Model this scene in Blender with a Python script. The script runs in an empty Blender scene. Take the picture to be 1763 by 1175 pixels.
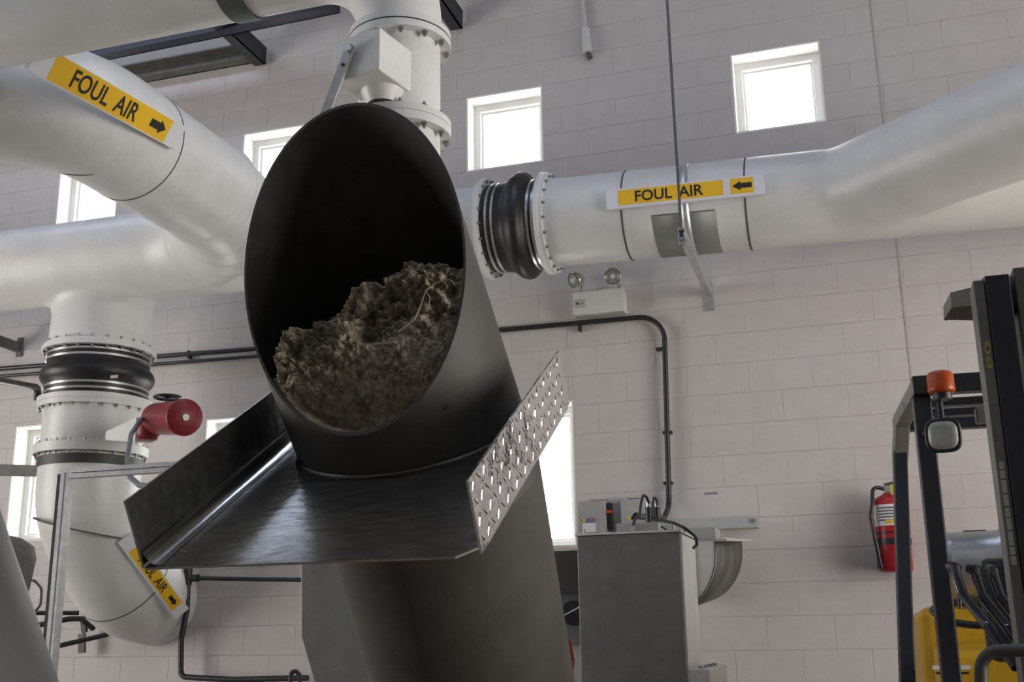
import bpy, bmesh, math, random
from mathutils import Vector, Matrix, noise
random.seed(7)
scn = bpy.context.scene
COL = scn.collection
V = Vector
PI = math.pi

# ------------------------------------------------------------------ camera
F_PX, IMG_W, IMG_H = 1915.2, 1763.0, 1175.0
TILT, ROLL, YAW, EYE = math.radians(14.76), math.radians(-0.87), math.radians(17.31), 1.34
_r0 = V((math.cos(YAW), math.sin(YAW), 0))
_h = V((-math.sin(YAW), math.cos(YAW), 0))
FWD = _h * math.cos(TILT) + V((0, 0, math.sin(TILT)))
_u0 = -_h * math.sin(TILT) + V((0, 0, math.cos(TILT)))
RGT = _r0 * math.cos(ROLL) + _u0 * math.sin(ROLL)
UPV = -_r0 * math.sin(ROLL) + _u0 * math.cos(ROLL)
EYEP = V((0, 0, EYE))
cam = bpy.data.cameras.new('camera')
cam.sensor_width = 36.0
cam.lens = 36.0 * F_PX / IMG_W
cam.clip_start = 0.05
cam_o = bpy.data.objects.new('camera', cam)
COL.objects.link(cam_o)
cam_o.matrix_world = Matrix(((RGT.x, UPV.x, -FWD.x, 0), (RGT.y, UPV.y, -FWD.y, 0),
                             (RGT.z, UPV.z, -FWD.z, EYE), (0, 0, 0, 1)))
scn.camera = cam_o


def ray(u, v):
    return FWD + RGT * ((u - IMG_W / 2) / F_PX) - UPV * ((v - IMG_H / 2) / F_PX)


def at(u, v, X=None, Y=None, Z=None, d=None):
    """real position of something seen at survey reading (u, v) and known to stand on a plane"""
    r = ray(u, v)
    if Y is not None: t = Y / r.y
    elif X is not None: t = X / r.x
    elif Z is not None: t = (Z - EYE) / r.z
    else: t = d
    return EYEP + r * t


def seen(p):
    q = V(p) - EYEP
    z = q.dot(FWD)
    return IMG_W / 2 + F_PX * q.dot(RGT) / z, IMG_H / 2 - F_PX * q.dot(UPV) / z, z


# ------------------------------------------------------------------ sky, daylight, exposure
world = bpy.data.worlds.new('overcast_sky')
scn.world = world
world.use_nodes = True
bg = world.node_tree.nodes['Background']
bg.inputs[0].default_value = (1.0, 0.965, 0.935, 1)
bg.inputs[1].default_value = 6.0
scn.view_settings.view_transform = 'Standard'
scn.view_settings.look = 'None'
scn.view_settings.exposure = 0.0
scn.view_settings.gamma = 1.0
scn.view_settings.use_curve_mapping = False


def area(name, loc, rot, sx, sy, power, color):
    l = bpy.data.lights.new(name, 'AREA')
    l.shape = 'RECTANGLE'; l.size = sx; l.size_y = sy; l.energy = power; l.color = color
    o = bpy.data.objects.new(name, l)
    o.location = loc; o.rotation_euler = rot
    COL.objects.link(o)
    return o


# daylight entering through the open roll-up doors of the hall
area('daylight_door_right', (5.9, 3.2, 2.3), (0, math.radians(90), 0), 4.2, 4.4, 70, (1.0, 0.89, 0.78))
area('daylight_door_left', (-10.4, 2.0, 2.3), (0, math.radians(-90), 0), 4.2, 4.4, 70, (1.0, 0.89, 0.78))
# added unseen lamps: tint the upper wall, give the tray its highlights
ADDED_LAMPS = [(-5.9, 5.6), (-1.0, 4.5), (-5.9, 0.6), (-1.0, 0.6)]
for lx_, ly_ in ADDED_LAMPS:
    area('added_lamp_light', (lx_, ly_, 6.80), (0, 0, 0), 2.9, 0.36, 32, (0.66, 0.76, 1.0))

# ------------------------------------------------------------------ materials
MATS = {}


def mat(name, col, rough=0.5, metal=0.0, var=0.0, vscale=6.0, bump=0.0, bscale=60.0, col2=None, spec=None, stretch=None):
    if name in MATS: return MATS[name]
    m = bpy.data.materials.new(name)
    m.use_nodes = True
    nt = m.node_tree; N = nt.nodes; L = nt.links
    b = N['Principled BSDF']
    b.inputs['Base Color'].default_value = (*col, 1)
    b.inputs['Roughness'].default_value = rough
    b.inputs['Metallic'].default_value = metal
    if spec is not None: b.inputs['Specular IOR Level'].default_value = spec
    geo = N.new('ShaderNodeNewGeometry')
    src = geo.outputs['Position']
    if stretch:
        mp = N.new('ShaderNodeMapping'); mp.inputs['Scale'].default_value = stretch
        L.new(src, mp.inputs['Vector']); src = mp.outputs['Vector']
    if var > 0 or col2:
        n = N.new('ShaderNodeTexNoise'); n.inputs['Scale'].default_value = vscale
        n.inputs['Detail'].default_value = 5; n.inputs['Roughness'].default_value = 0.65
        L.new(src, n.inputs['Vector'])
        r = N.new('ShaderNodeValToRGB')
        c2 = col2 if col2 else tuple(max(0, c * (1 - var)) for c in col)
        c1 = col if col2 else tuple(min(1, c * (1 + var * 0.5)) for c in col)
        r.color_ramp.elements[0].color = (*c2, 1); r.color_ramp.elements[0].position = 0.32
        r.color_ramp.elements[1].color = (*c1, 1); r.color_ramp.elements[1].position = 0.68
        L.new(n.outputs['Fac'], r.inputs['Fac'])
        L.new(r.outputs['Color'], b.inputs['Base Color'])
    if bump > 0:
        n2 = N.new('ShaderNodeTexNoise'); n2.inputs['Scale'].default_value = bscale
        n2.inputs['Detail'].default_value = 4
        L.new(src, n2.inputs['Vector'])
        bp = N.new('ShaderNodeBump'); bp.inputs['Strength'].default_value = bump
        bp.inputs['Distance'].default_value = 0.01
        L.new(n2.outputs['Fac'], bp.inputs['Height'])
        L.new(bp.outputs['Normal'], b.inputs['Normal'])
    MATS[name] = m
    return m


def glass_mat():
    m = bpy.data.materials.new('window_glass'); m.use_nodes = True
    nt = m.node_tree; nt.nodes.clear()
    out = nt.nodes.new('ShaderNodeOutputMaterial')
    tr = nt.nodes.new('ShaderNodeBsdfTransparent'); tr.inputs[0].default_value = (0.95, 0.97, 0.97, 1)
    gl = nt.nodes.new('ShaderNodeBsdfGlossy'); gl.inputs['Roughness'].default_value = 0.02
    mx = nt.nodes.new('ShaderNodeMixShader'); mx.inputs[0].default_value = 0.06
    nt.links.new(tr.outputs[0], mx.inputs[1]); nt.links.new(gl.outputs[0], mx.inputs[2])
    nt.links.new(mx.outputs[0], out.inputs[0])
    return m


M_BLOCK = mat('painted_block', (0.60, 0.565, 0.55), 0.55, var=0.05, vscale=9, bump=0.25, bscale=180)
M_MORTAR = mat('painted_mortar', (0.53, 0.49, 0.465), 0.7, var=0.1)
M_REVEAL = mat('reveal_paint', (0.90, 0.885, 0.85), 0.5)
M_FRAME = mat('window_frame_white', (0.86, 0.86, 0.85), 0.4)
M_GLASS = glass_mat()
M_FLOOR = mat('concrete_floor', (0.22, 0.185, 0.155), 0.6, var=0.2, vscale=2)
M_CEIL = mat('ceiling_metal_deck', (0.20, 0.21, 0.23), 0.6)
M_SIDE = mat('hall_wall_paint', (0.12, 0.115, 0.11), 0.6)
M_FRP = mat('white_fibreglass', (0.80, 0.805, 0.79), 0.38, col2=(0.70, 0.705, 0.68), vscale=3.5, bump=0.22, bscale=22)
M_SEAM = mat('seam_dark', (0.10, 0.10, 0.095), 0.7)
M_SEAMW = mat('seam_light', (0.82, 0.82, 0.80), 0.5)
M_RUBBER = mat('black_rubber', (0.018, 0.018, 0.02), 0.42, var=0.3, vscale=25, bump=0.15)
M_CLAMP = mat('stainless_band', (0.72, 0.72, 0.70), 0.3, metal=0.9)
M_BOLT = mat('bolt_steel', (0.34, 0.34, 0.34), 0.4, metal=0.8)
M_STEEL = mat('dull_stainless', (0.092, 0.087, 0.077), 0.62, metal=0.25, col2=(0.068, 0.064, 0.056), vscale=7, bump=0.06, bscale=60)
M_STEELIN = mat('dark_steel_inside', (0.045, 0.04, 0.033), 0.65, metal=0.2, var=0.3, vscale=12)  # darker steel for the chute lining, lump and rivet
M_TRAY = mat('aluminium_plate', (0.58, 0.58, 0.56), 0.24, metal=0.95, col2=(0.38, 0.38, 0.36), vscale=14, bump=0.16, bscale=16, stretch=(1.0, 2.6, 2.6))
M_TREAD = mat('bright_tread_plate', (0.84, 0.84, 0.85), 0.10, metal=1.0, bump=0.7, bscale=13)
M_GALV = mat('galvanised_strut', (0.66, 0.68, 0.70), 0.42, metal=0.75, var=0.2, vscale=20)
M_GREYS = mat('grey_sheet_steel', (0.24, 0.235, 0.222), 0.5, metal=0.5, var=0.15, vscale=10)
M_GREYP = mat('grey_enamel', (0.40, 0.395, 0.375), 0.45, var=0.1)
M_LGREY = mat('pale_grey_enamel', (0.62, 0.62, 0.60), 0.5, var=0.08)
M_BLACK = mat('black_pvc', (0.022, 0.022, 0.025), 0.38)
M_CABLE = mat('grey_flex', (0.16, 0.17, 0.19), 0.45)
M_NAVY = mat('navy_steel', (0.014, 0.017, 0.036), 0.5)
M_DKSTEEL = mat('dark_primer_steel', (0.032, 0.034, 0.040), 0.5, var=0.2)
M_DUNSTEEL = mat('dusty_channel', (0.135, 0.135, 0.115), 0.6, var=0.3, vscale=8)
M_RED = mat('red_enamel', (0.23, 0.016, 0.026), 0.42, var=0.2)
M_EXTRED = mat('extinguisher_red', (0.42, 0.012, 0.018), 0.35)
M_YEL = mat('forklift_yellow', (0.62, 0.36, 0.012), 0.45, var=0.12)
M_SIGNY = mat('sign_yellow', (0.95, 0.57, 0.008), 0.45)
M_SIGNW = mat('sign_white', (0.80, 0.81, 0.86), 0.4)
M_INK = mat('sign_ink', (0.016, 0.016, 0.02), 0.5)
M_FLIFT = mat('forklift_dark_paint', (0.017, 0.019, 0.024), 0.42)
M_MAST = mat('mast_steel', (0.085, 0.083, 0.074), 0.5, var=0.2)
M_MASTG = mat('mast_grey_face', (0.20, 0.195, 0.17), 0.55, var=0.2)
M_AMBER = mat('amber_lens', (0.42, 0.065, 0.006), 0.3, var=0.15, vscale=60)
M_LENS = mat('lamp_lens', (0.32, 0.33, 0.30), 0.3, metal=0.0, var=0.2, vscale=40)
M_ALCYL = mat('aluminium_cylinder', (0.62, 0.64, 0.67), 0.35, metal=0.7, var=0.12, vscale=14)
M_CHROME = mat('lamp_chrome', (0.62, 0.61, 0.55), 0.2, metal=0.9)
M_EMBOX = mat('emergency_box_white', (0.66, 0.67, 0.62), 0.5)
M_LABEL = mat('paper_label', (0.74, 0.73, 0.76), 0.6)
M_LABTXT = mat('label_print', (0.12, 0.12, 0.14), 0.6)
M_LABPUR = mat('label_violet', (0.20, 0.16, 0.27), 0.6)
M_YELLAB = mat('label_yellow', (0.62, 0.50, 0.04), 0.6)
M_ORANGE = mat('orange_red_paint', (0.50, 0.06, 0.015), 0.5)
M_SLUDGE = mat('screenings', (0.62, 0.53, 0.40), 0.85, col2=(0.15, 0.125, 0.086), vscale=34, bump=1.0, bscale=110, spec=0.25)
M_FIBRE = mat('pale_fibre', (0.34, 0.31, 0.22), 0.8)
M_BAND = mat('weathered_green_band', (0.10, 0.115, 0.105), 0.5, var=0.3, vscale=15)


# ------------------------------------------------------------------ mesh building
def frame_for(d):
    d = V(d).normalized()
    up = V((0, 0, 1)) if abs(d.z) < 0.95 else V((0, 1, 0))
    a = d.cross(up).normalized()
    return d, a, a.cross(d).normalized()


class MB:
    def __init__(self):
        self.v = []; self.f = []; self.s = []

    def add(self, vs, fs, smooth=False):
        o = len(self.v)
        self.v += [V(p) for p in vs]
        self.f += [tuple(i + o for i in f) for f in fs]
        self.s += [smooth] * len(fs)
        return self

    def box(self, c, size, axes=None):
        c = V(c); hx, hy, hz = (s / 2 for s in size)
        ax = axes or (V((1, 0, 0)), V((0, 1, 0)), V((0, 0, 1)))
        vs = [c + ax[0] * (hx * i) + ax[1] * (hy * j) + ax[2] * (hz * k) for i in (-1, 1) for j in (-1, 1) for k in (-1, 1)]
        return self.add(vs, [(0, 1, 3, 2), (4, 6, 7, 5), (0, 4, 5, 1), (2, 3, 7, 6), (0, 2, 6, 4), (1, 5, 7, 3)])

    def bar(self, a, b, w, h, up=(0, 0, 1)):
        a = V(a); b = V(b); d = (b - a).normalized(); up = V(up)
        s = d.cross(up).normalized(); t = s.cross(d).normalized()
        return self.box((a + b) / 2, ((b - a).length, w, h), (d, s, t))

    def hexa(self, p):                     # 8 corners: bottom loop 0-3, top loop 4-7
        return self.add(p, [(0, 3, 2, 1), (4, 5, 6, 7), (0, 1, 5, 4), (1, 2, 6, 5), (2, 3, 7, 6), (3, 0, 4, 7)])

    def slab(self, poly, off):             # polygon thickened by the vector off
        n = len(poly); poly = [V(p) for p in poly]; off = V(off)
        fs = [tuple(range(n - 1, -1, -1)), tuple(range(n, 2 * n))]
        fs += [(i, (i + 1) % n, n + (i + 1) % n, n + i) for i in range(n)]
        return self.add(poly + [p + off for p in poly], fs)

    def tube(self, pts, r, seg=24, caps=True, squash=None):
        pts = [V(p) for p in pts]; n = len(pts)
        rs = r if isinstance(r, (list, tuple)) else [r] * n
        T = []
        for i in range(n):
            t = (pts[min(i + 1, n - 1)] - pts[max(i - 1, 0)]).normalized(); T.append(t)
        _, a, b = frame_for(T[0])
        vs = []; fs = []
        for i in range(n):
            if i:
                q = T[i - 1].rotation_difference(T[i]); a = q @ a; b = q @ b
            for k in range(seg):
                an = 2 * PI * k / seg
                vs.append(pts[i] + (a * math.cos(an) + b * math.sin(an)) * rs[i])
        for i in range(n - 1):
            for k in range(seg):
                k2 = (k + 1) % seg
                fs.append((i * seg + k, i * seg + k2, (i + 1) * seg + k2, (i + 1) * seg + k))
        self.add(vs, fs, True)
        if caps:
            self.add(vs[:seg], [tuple(range(seg - 1, -1, -1))]); self.add(vs[-seg:], [tuple(range(seg))])
        return self

    def lathe(self, p0, d, prof, seg=40, smooth=True, close=False):
        p0 = V(p0); d, a, b = frame_for(d)
        vs = []; fs = []
        for s, r in prof:
            for k in range(seg):
                an = 2 * PI * k / seg
                vs.append(p0 + d * s + (a * math.cos(an) + b * math.sin(an)) * r)
        n = len(prof)
        for i in range(n if close else n - 1):
            for k in range(seg):
                k2 = (k + 1) % seg; j = (i + 1) % n
                fs.append((i * seg + k, i * seg + k2, j * seg + k2, j * seg + k))
        return self.add(vs, fs, smooth)

    def ring(self, p0, d, s0, s1, ro, ri, seg=40):          # flat-sided ring
        p0 = V(p0); d, a, b = frame_for(d)
        ps = [(s0, ri), (s0, ro), (s1, ro), (s1, ri)]
        for i in range(4):
            vs = []
            for s, r in (ps[i], ps[(i + 1) % 4]):
                for k in range(seg):
                    an = 2 * PI * k / seg
                    vs.append(p0 + d * s + (a * math.cos(an) + b * math.sin(an)) * r)
            self.add(vs, [(k, (k + 1) % seg, seg + (k + 1) % seg, seg + k) for k in range(seg)], i in (1, 3))
        return self

    def disc(self, p0, d, s0, s1, r, seg=32):
        p0 = V(p0); d, a, b = frame_for(d)
        vs = []
        for s in (s0, s1):
            for k in range(seg):
                an = 2 * PI * k / seg
                vs.append(p0 + d * s + (a * math.cos(an) + b * math.sin(an)) * r)
        self.add(vs, [(k, (k + 1) % seg, seg + (k + 1) % seg, seg + k) for k in range(seg)], True)
        self.add(vs[:seg], [tuple(range(seg - 1, -1, -1))]); self.add(vs[seg:], [tuple(range(seg))])
        return self

    def mesh(self, name, m, off=V((0, 0, 0))):
        me = bpy.data.meshes.new(name)
        me.from_pydata([p - off for p in self.v], [], self.f)
        me.polygons.foreach_set('use_smooth', self.s)
        me.materials.append(m)
        bm = bmesh.new(); bm.from_mesh(me)
        bmesh.ops.recalc_face_normals(bm, faces=bm.faces)
        bm.to_mesh(me); bm.free()
        me.update()
        return me

    def build(self, name, m, parent=None, bevel=0.0, label=None):
        off = OFF.get(parent.name, V((0, 0, 0))) if parent else V((0, 0, 0))
        o = bpy.data.objects.new(name, self.mesh(name, m, off))
        COL.objects.link(o)
        if parent: o.parent = parent
        OFF[o.name] = off
        if bevel:
            b = o.modifiers.new('bevel', 'BEVEL'); b.width = bevel; b.segments = 2; b.limit_method = 'ANGLE'
        if label: o['label'] = label
        return o


OFF = {}


def thing(name, label, cat, loc, group=None):
    o = bpy.data.objects.new(name, None)
    o.empty_display_size = 0.1
    o.location = loc; COL.objects.link(o)
    o['label'] = label; o['category'] = cat
    if group: o['group'] = group
    OFF[o.name] = V(loc)
    return o


def tag(o, label, cat, group=None):
    o['label'] = label; o['category'] = cat
    if group: o['group'] = group
    return o


def struct(o, label=None):
    o['kind'] = 'structure'
    if label: o['label'] = label
    return o


def inst(name, me, parent, mtx):
    o = bpy.data.objects.new(name, me); COL.objects.link(o)
    o.parent = parent
    off = OFF[parent.name]
    o.matrix_basis = Matrix.Translation(-off) @ mtx
    OFF[o.name] = off
    return o


def fillet(pts, R, n=10):
    """polyline with its inner corners rounded"""
    pts = [V(p) for p in pts]; out = [pts[0]]
    for i in range(1, len(pts) - 1):
        p, a, b = pts[i], pts[i - 1], pts[i + 1]
        d1 = (a - p).normalized(); d2 = (b - p).normalized()
        ang = d1.angle(d2)
        rr = R[i - 1] if isinstance(R, (list, tuple)) else R
        L = min(rr / math.tan(ang / 2), (a - p).length * 0.49, (b - p).length * 0.49) if ang < PI - 0.02 else 0
        if L < 1e-5: out.append(p); continue
        r = L * math.tan(ang / 2)
        c = p + (d1 + d2).normalized() * (r / math.sin(ang / 2))
        v1 = (p + d1 * L) - c; v2 = (p + d2 * L) - c
        ax = v1.cross(v2).normalized(); tot = v1.angle(v2)
        for k in range(n + 1):
            out.append(c + Matrix.Rotation(tot * k / n, 3, ax) @ v1)
    out.append(pts[-1])
    return out


def hex_bolt(r=0.014, h=0.014):
    mb = MB().disc((0, 0, 0), (0, 0, 1), 0, h, r, 6)
    mb.s = [False] * len(mb.s)
    mb.disc((0, 0, 0), (0, 0, 1), h, h * 1.9, r * 0.55, 8)
    return mb.mesh('bolt', M_BOLT)


BOLT = hex_bolt()
BOLT_S = hex_bolt(0.011, 0.011)


def bolts(parent, c, d, s, r, n, me=BOLT, face=1, ph=0.0):
    d, a, b = frame_for(d)
    for k in range(n):
        an = 2 * PI * (k + ph) / n
        p = V(c) + d * s + (a * math.cos(an) + b * math.sin(an)) * r
        q = V((0, 0, 1)).rotation_difference(d * face)
        inst('bolt', me, parent, Matrix.Translation(p) @ q.to_matrix().to_4x4())


DG = None


def text_mb(s, o, xdir, ydir, height, width, lift=0.001, bold=0.0):
    """flat lettering as real mesh: o = lower left corner, on the plane xdir/ydir"""
    cu = bpy.data.curves.new('t', 'FONT'); cu.body = s; cu.size = 1.0; cu.offset = bold
    cu.resolution_u = 4
    ob = bpy.data.objects.new('t', cu); COL.objects.link(ob)
    dg = bpy.context.evaluated_depsgraph_get(); dg.update()
    me = bpy.data.meshes.new_from_object(ob.evaluated_get(dg))
    vs = [v.co.copy() for v in me.vertices]; fs = [tuple(p.vertices) for p in me.polygons]
    bpy.data.objects.remove(ob); bpy.data.curves.remove(cu); bpy.data.meshes.remove(me)
    x0 = min(v.x for v in vs); x1 = max(v.x for v in vs); y0 = min(v.y for v in vs); y1 = max(v.y for v in vs)
    xd = V(xdir).normalized(); yd = V(ydir).normalized(); nn = xd.cross(yd)
    mb = MB()
    mb.add([V(o) + xd * ((v.x - x0) / (x1 - x0) * width) + yd * ((v.y - y0) / (y1 - y0) * height) + nn * lift for v in vs], fs)
    return mb


# ------------------------------------------------------------------ room shell
WY = 7.25                 # face of the block wall
CH = 0.2032               # course height
wins = [  # x0, x1, z0, z1
    (-6.272, -5.672, 23 * CH, 26 * CH), (-4.506, -3.925, 23 * CH, 26 * CH),
    (-2.594, -1.996, 23 * CH, 26 * CH), (-0.612, 0.0, 23 * CH, 26 * CH),
    (-6.465, -5.80, 2.095, 3.02), (-4.705, -4.08, 1.95, 2.955), (-2.43, -1.828, 1.885, 2.88)]
XL, XR, ZT = -10.5, 6.0, 7.2


def cut(x0, x1, z0, z1, pad=0.0):
    """pieces of the rectangle that are left outside the windows"""
    out = [(x0, x1, z0, z1)]
    for a, b, c, d in wins:
        a -= pad; b += pad; c -= pad; d += pad
        nxt = []
        for (p, q, r, s) in out:
            if q <= a or p >= b or s <= c or r >= d: nxt.append((p, q, r, s)); continue
            if p < a: nxt.append((p, a, r, s))
            if q > b: nxt.append((b, q, r, s))
            pp, qq = max(p, a), min(q, b)
            if r < c: nxt.append((pp, qq, r, c))
            if s > d: nxt.append((pp, qq, d, s))
        out = nxt
    return [o for o in out if o[1] - o[0] > 0.012 and o[3] - o[2] > 0.012]


core = MB()
for (a, b, c, d) in cut(XL, XR, 0, ZT):
    core.box(((a + b) / 2, WY + 0.003 + 0.12, (c + d) / 2), (b - a, 0.24, d - c))
wall_back = struct(core.build('wall_back', M_MORTAR), 'painted concrete block wall with small windows')
OFF[wall_back.name] = V((0, 0, 0))


def block_mesh(w, h):
    g = 0.0022; bv = 0.0014; t = 0.02
    x, z = w / 2 - 0.0006, h / 2 - g
    vs = [(-x, t, -z), (x, t, -z), (x, t, z), (-x, t, z), (-x, bv, -z), (x, bv, -z), (x, bv, z), (-x, bv, z),
          (-x + 0.0007, 0, -z + bv), (x - 0.0007, 0, -z + bv), (x - 0.0007, 0, z - bv), (-x + 0.0007, 0, z - bv)]
    fs = [(8, 9, 10, 11)]
    for o in (0, 4): fs += [(o + i, o + (i + 1) % 4, o + 4 + (i + 1) % 4, o + 4 + i) for i in range(4)]
    return MB().add(vs, fs)


cands = []
BW = 0.4064
rows = int(ZT / CH)
for r in range(rows):
    x = XL - (BW / 2 if r % 2 else 0) + 0.11
    while x < XR:
        for (a, b, c, d) in cut(max(x, XL), min(x + BW, XR), r * CH, (r + 1) * CH):
            cands.append((a, b, c, d))
        x += BW


def hidden(u, v):
    if 420 < u < 800 and 200 < v < 760: return True
    if 520 < u < 980 and 760 < v: return True
    if 260 < u < 830 and 880 < v < 975: return True
    if 995 < u < 1195 and v > 930: return True
    if u > 1710 and v > 480: return True
    if u < 430 and 420 < v < 540: return True
    if 950 < u < 1763 and 300 < v < 415: return True
    if 90 < u < 240 and 540 < v < 1000: return True
    if u < 600 and v < 90 - u * 0.18: return True
    return False


sc = []
for i, (a, b, c, d) in enumerate(cands):
    u, v, z = seen(((a + b) / 2, WY, (c + d) / 2))
    if -20 < u < 1783 and -15 < v < 1190 and not hidden(u, v):
        sc.append(((b - a) * (d - c) / z ** 2, i))
sc.sort(reverse=True)
single = set(i for _, i in sc[:300])
cache = {}
rest = MB()
for i, (a, b, c, d) in enumerate(cands):
    p = V(((a + b) / 2, WY, (c + d) / 2))
    k = (round(b - a, 4), round(d - c, 4))
    if i in single:
        if k not in cache: cache[k] = block_mesh(*k).mesh('block', M_BLOCK)
        inst('block', cache[k], wall_back, Matrix.Translation(p))
    else:
        m = block_mesh(*k)
        rest.add([q + p for q in m.v], m.f)
ro = rest.build('block_field', M_BLOCK, wall_back); ro['kind'] = 'stuff'

for i, (a, b, c, d) in enumerate(wins):
    up = i < 4
    w = bpy.data.objects.new('window_%d' % (i + 1), None); COL.objects.link(w)
    w.location = ((a + b) / 2, WY, c); OFF[w.name] = V(w.location); struct(w)
    w['label'] = ['small high window behind the upper left duct elbow', 'small high window just left of the chute mouth',
                  'small high window above the rubber joint of the right duct', 'small high window at the upper right',
                  'tall low window at the left edge behind the drop leg', 'tall low window showing above the left tray wing',
                  'tall low window between the chute and the switch box'][i]
    t = 0.012; dp = 0.20
    rv = MB()
    for cx, cz, sx, sz in (((a + b) / 2, c + t / 2, b - a, t), ((a + b) / 2, d - t / 2, b - a, t),
                           (a + t / 2, (c + d) / 2, t, d - c - 2 * t), (b - t / 2, (c + d) / 2, t, d - c - 2 * t)):
        rv.box((cx, WY + dp / 2 + 0.001, cz), (sx, dp, sz))
    rv.build('reveal', M_REVEAL, w)
    fr = MB(); fw = 0.062; y0 = WY + dp
    for cx, cz, sx, sz in (((a + b) / 2, c + fw / 2, b - a, fw), ((a + b) / 2, d - fw / 2, b - a, fw),
                           (a + fw / 2, (c + d) / 2, fw, d - c - 2 * fw), (b - fw / 2, (c + d) / 2, fw, d - c - 2 * fw)):
        fr.box((cx, y0 - 0.02, cz), (sx, 0.07, sz))
    fo = fr.build('frame', M_FRAME, w, bevel=0.004)
    bead = MB(); f2 = fw + 0.016
    for cx, cz, sx, sz in (((a + b) / 2, c + fw + .008, b - a - 2 * fw, .016), ((a + b) / 2, d - fw - .008, b - a - 2 * fw, .016),
                           (a + fw + .008, (c + d) / 2, .016, d - c - 2 * f2), (b - fw - .008, (c + d) / 2, .016, d - c - 2 * f2)):
        bead.box((cx, y0 - 0.005, cz), (sx, 0.03, sz))
    bead.build('glazing_bead', M_FRAME, fo)
    MB().box(((a + b) / 2, y0 + 0.002, (c + d) / 2), (b - a - 2 * fw, 0.006, d - c - 2 * fw)).build('pane', M_GLASS, w)
    if not up:
        MB().box(((a + b) / 2, WY + 0.075, c + 0.004 + t), (b - a - 0.026, 0.17, 0.008)).build('sill', M_REVEAL, w)

struct(MB().box(((XL + XR) / 2, 1.5, -0.05), (XR - XL + 0.6, 12.6, 0.1)).build('floor', M_FLOOR), 'bare concrete floor')
struct(MB().box(((XL + XR) / 2, 1.5, ZT + 0.05), (XR - XL + 0.6, 12.6, 0.1)).build('ceiling', M_CEIL), 'pale metal deck ceiling')
struct(MB().box(((XL + XR) / 2, -4.62, ZT / 2), (XR - XL, 0.2, ZT)).build('wall_front', M_SIDE), 'plain wall behind the viewer')


def side_wall(name, x, d0, d1, zt):
    mb = MB()
    mb.box((x, (-4.5 + d0) / 2, ZT / 2), (0.2, d0 + 4.5, ZT))
    mb.box((x, (d1 + 7.5) / 2, ZT / 2), (0.2, 7.5 - d1, ZT))
    mb.box((x, (d0 + d1) / 2, (zt + ZT) / 2), (0.2, d1 - d0, ZT - zt))
    return struct(mb.build(name, M_SIDE), 'side wall with a wide open roll-up doorway')


side_wall('wall_right', XR + 0.1, 1.0, 5.4, 4.4)
side_wall('wall_left', XL - 0.1, -0.2, 4.2, 4.4)
for k_, (lx_, ly_) in enumerate(ADDED_LAMPS):  # housings for the added lamps
    lt = thing('added_strip_lamp', ['added unseen strip lamp over the left of the wall', 'added unseen strip lamp over the right of the wall', 'added unseen strip lamp behind the viewer on the left', 'added unseen strip lamp behind the viewer on the right'][k_], 'lamp', (lx_, ly_, 6.82), 'added ceiling lamps')
    MB().box((lx_, ly_, 6.88), (3.0, 0.42, 0.10)).build('housing', M_FRAME, lt, bevel=0.01)
    for dx_ in (-1.3, 1.3): MB().tube([V((lx_ + dx_, ly_, 6.93)), V((lx_ + dx_, ly_, ZT))], 0.006, 8).build('hanger', M_GALV, lt)
# dark sealant line of the control joint in the block wall
tr = MB(); jx = 0.36
tr.box((jx, WY - 0.001, 4.2), (0.010, 0.004, 5.9))
struct(tr.build('trim_1', mat('joint_sealant', (0.46, 0.43, 0.41), 0.7)), 'thin vertical control joint in the block wall')

# ------------------------------------------------------------------ discharge chute with its tray
CC = V((-1.130, 2.328, 2.225))               # centre of the mouth
MM = at(738, 826, d=2.87)                    # where the tube bends under the tray
BB0 = at(817, 1170, d=3.27)
MN = V((0.014, -0.994, 0.105)).normalized()  # outward normal of the mouth
CR = 0.290; WT = 0.006
ua = (CC - MM).normalized(); la = (MM - BB0).normalized()
BBX = MM - la * 2.05                          # foot of the tube
chute = thing('discharge_chute', 'dull steel inclined discharge chute with a wide open slanted mouth full of screenings', 'chute', (BBX.x, BBX.y, 0))
SEG = 96


def ring_on(axis_p, axis_d, plane_p, plane_n, r):
    ref = V((1, 0, 0)); u = axis_d.cross(ref).normalized(); w = axis_d.cross(u).normalized()
    out = []
    for k in range(SEG):
        an = 2 * PI * k / SEG
        p = axis_p + (u * math.cos(an) + w * math.sin(an)) * r
        s = (plane_p - p).dot(plane_n) / axis_d.dot(plane_n)
        out.append(p + axis_d * s)
    return out


mit = (ua + la).normalized()


def shell(rings, name, m, parent, flip=False):
    mb = MB(); n = len(rings)
    vs = [p for r in rings for p in r]
    fs = [(i * SEG + k, i * SEG + (k + 1) % SEG, (i + 1) * SEG + (k + 1) % SEG, (i + 1) * SEG + k) for i in range(n - 1) for k in range(SEG)]
    mb.add(vs, fs, True)
    return mb.build(name, m, parent)


o1 = ring_on(CC, ua, CC, MN, CR); o2 = ring_on(CC, ua, MM, mit, CR); o3 = ring_on(BBX, la, BBX, la, CR)
i1 = ring_on(CC, ua, CC, MN, CR - WT); i2 = ring_on(CC, ua, MM, mit, CR - WT); i3 = ring_on(BBX, la, BBX, la, CR - WT)
up_o = shell([o1, o2], 'upper_tube', M_STEEL, chute)
shell([o2, o3], 'lower_tube', M_STEEL, chute)
shell([i1, i2, i3], 'inner_lining', M_STEELIN, chute)
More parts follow.
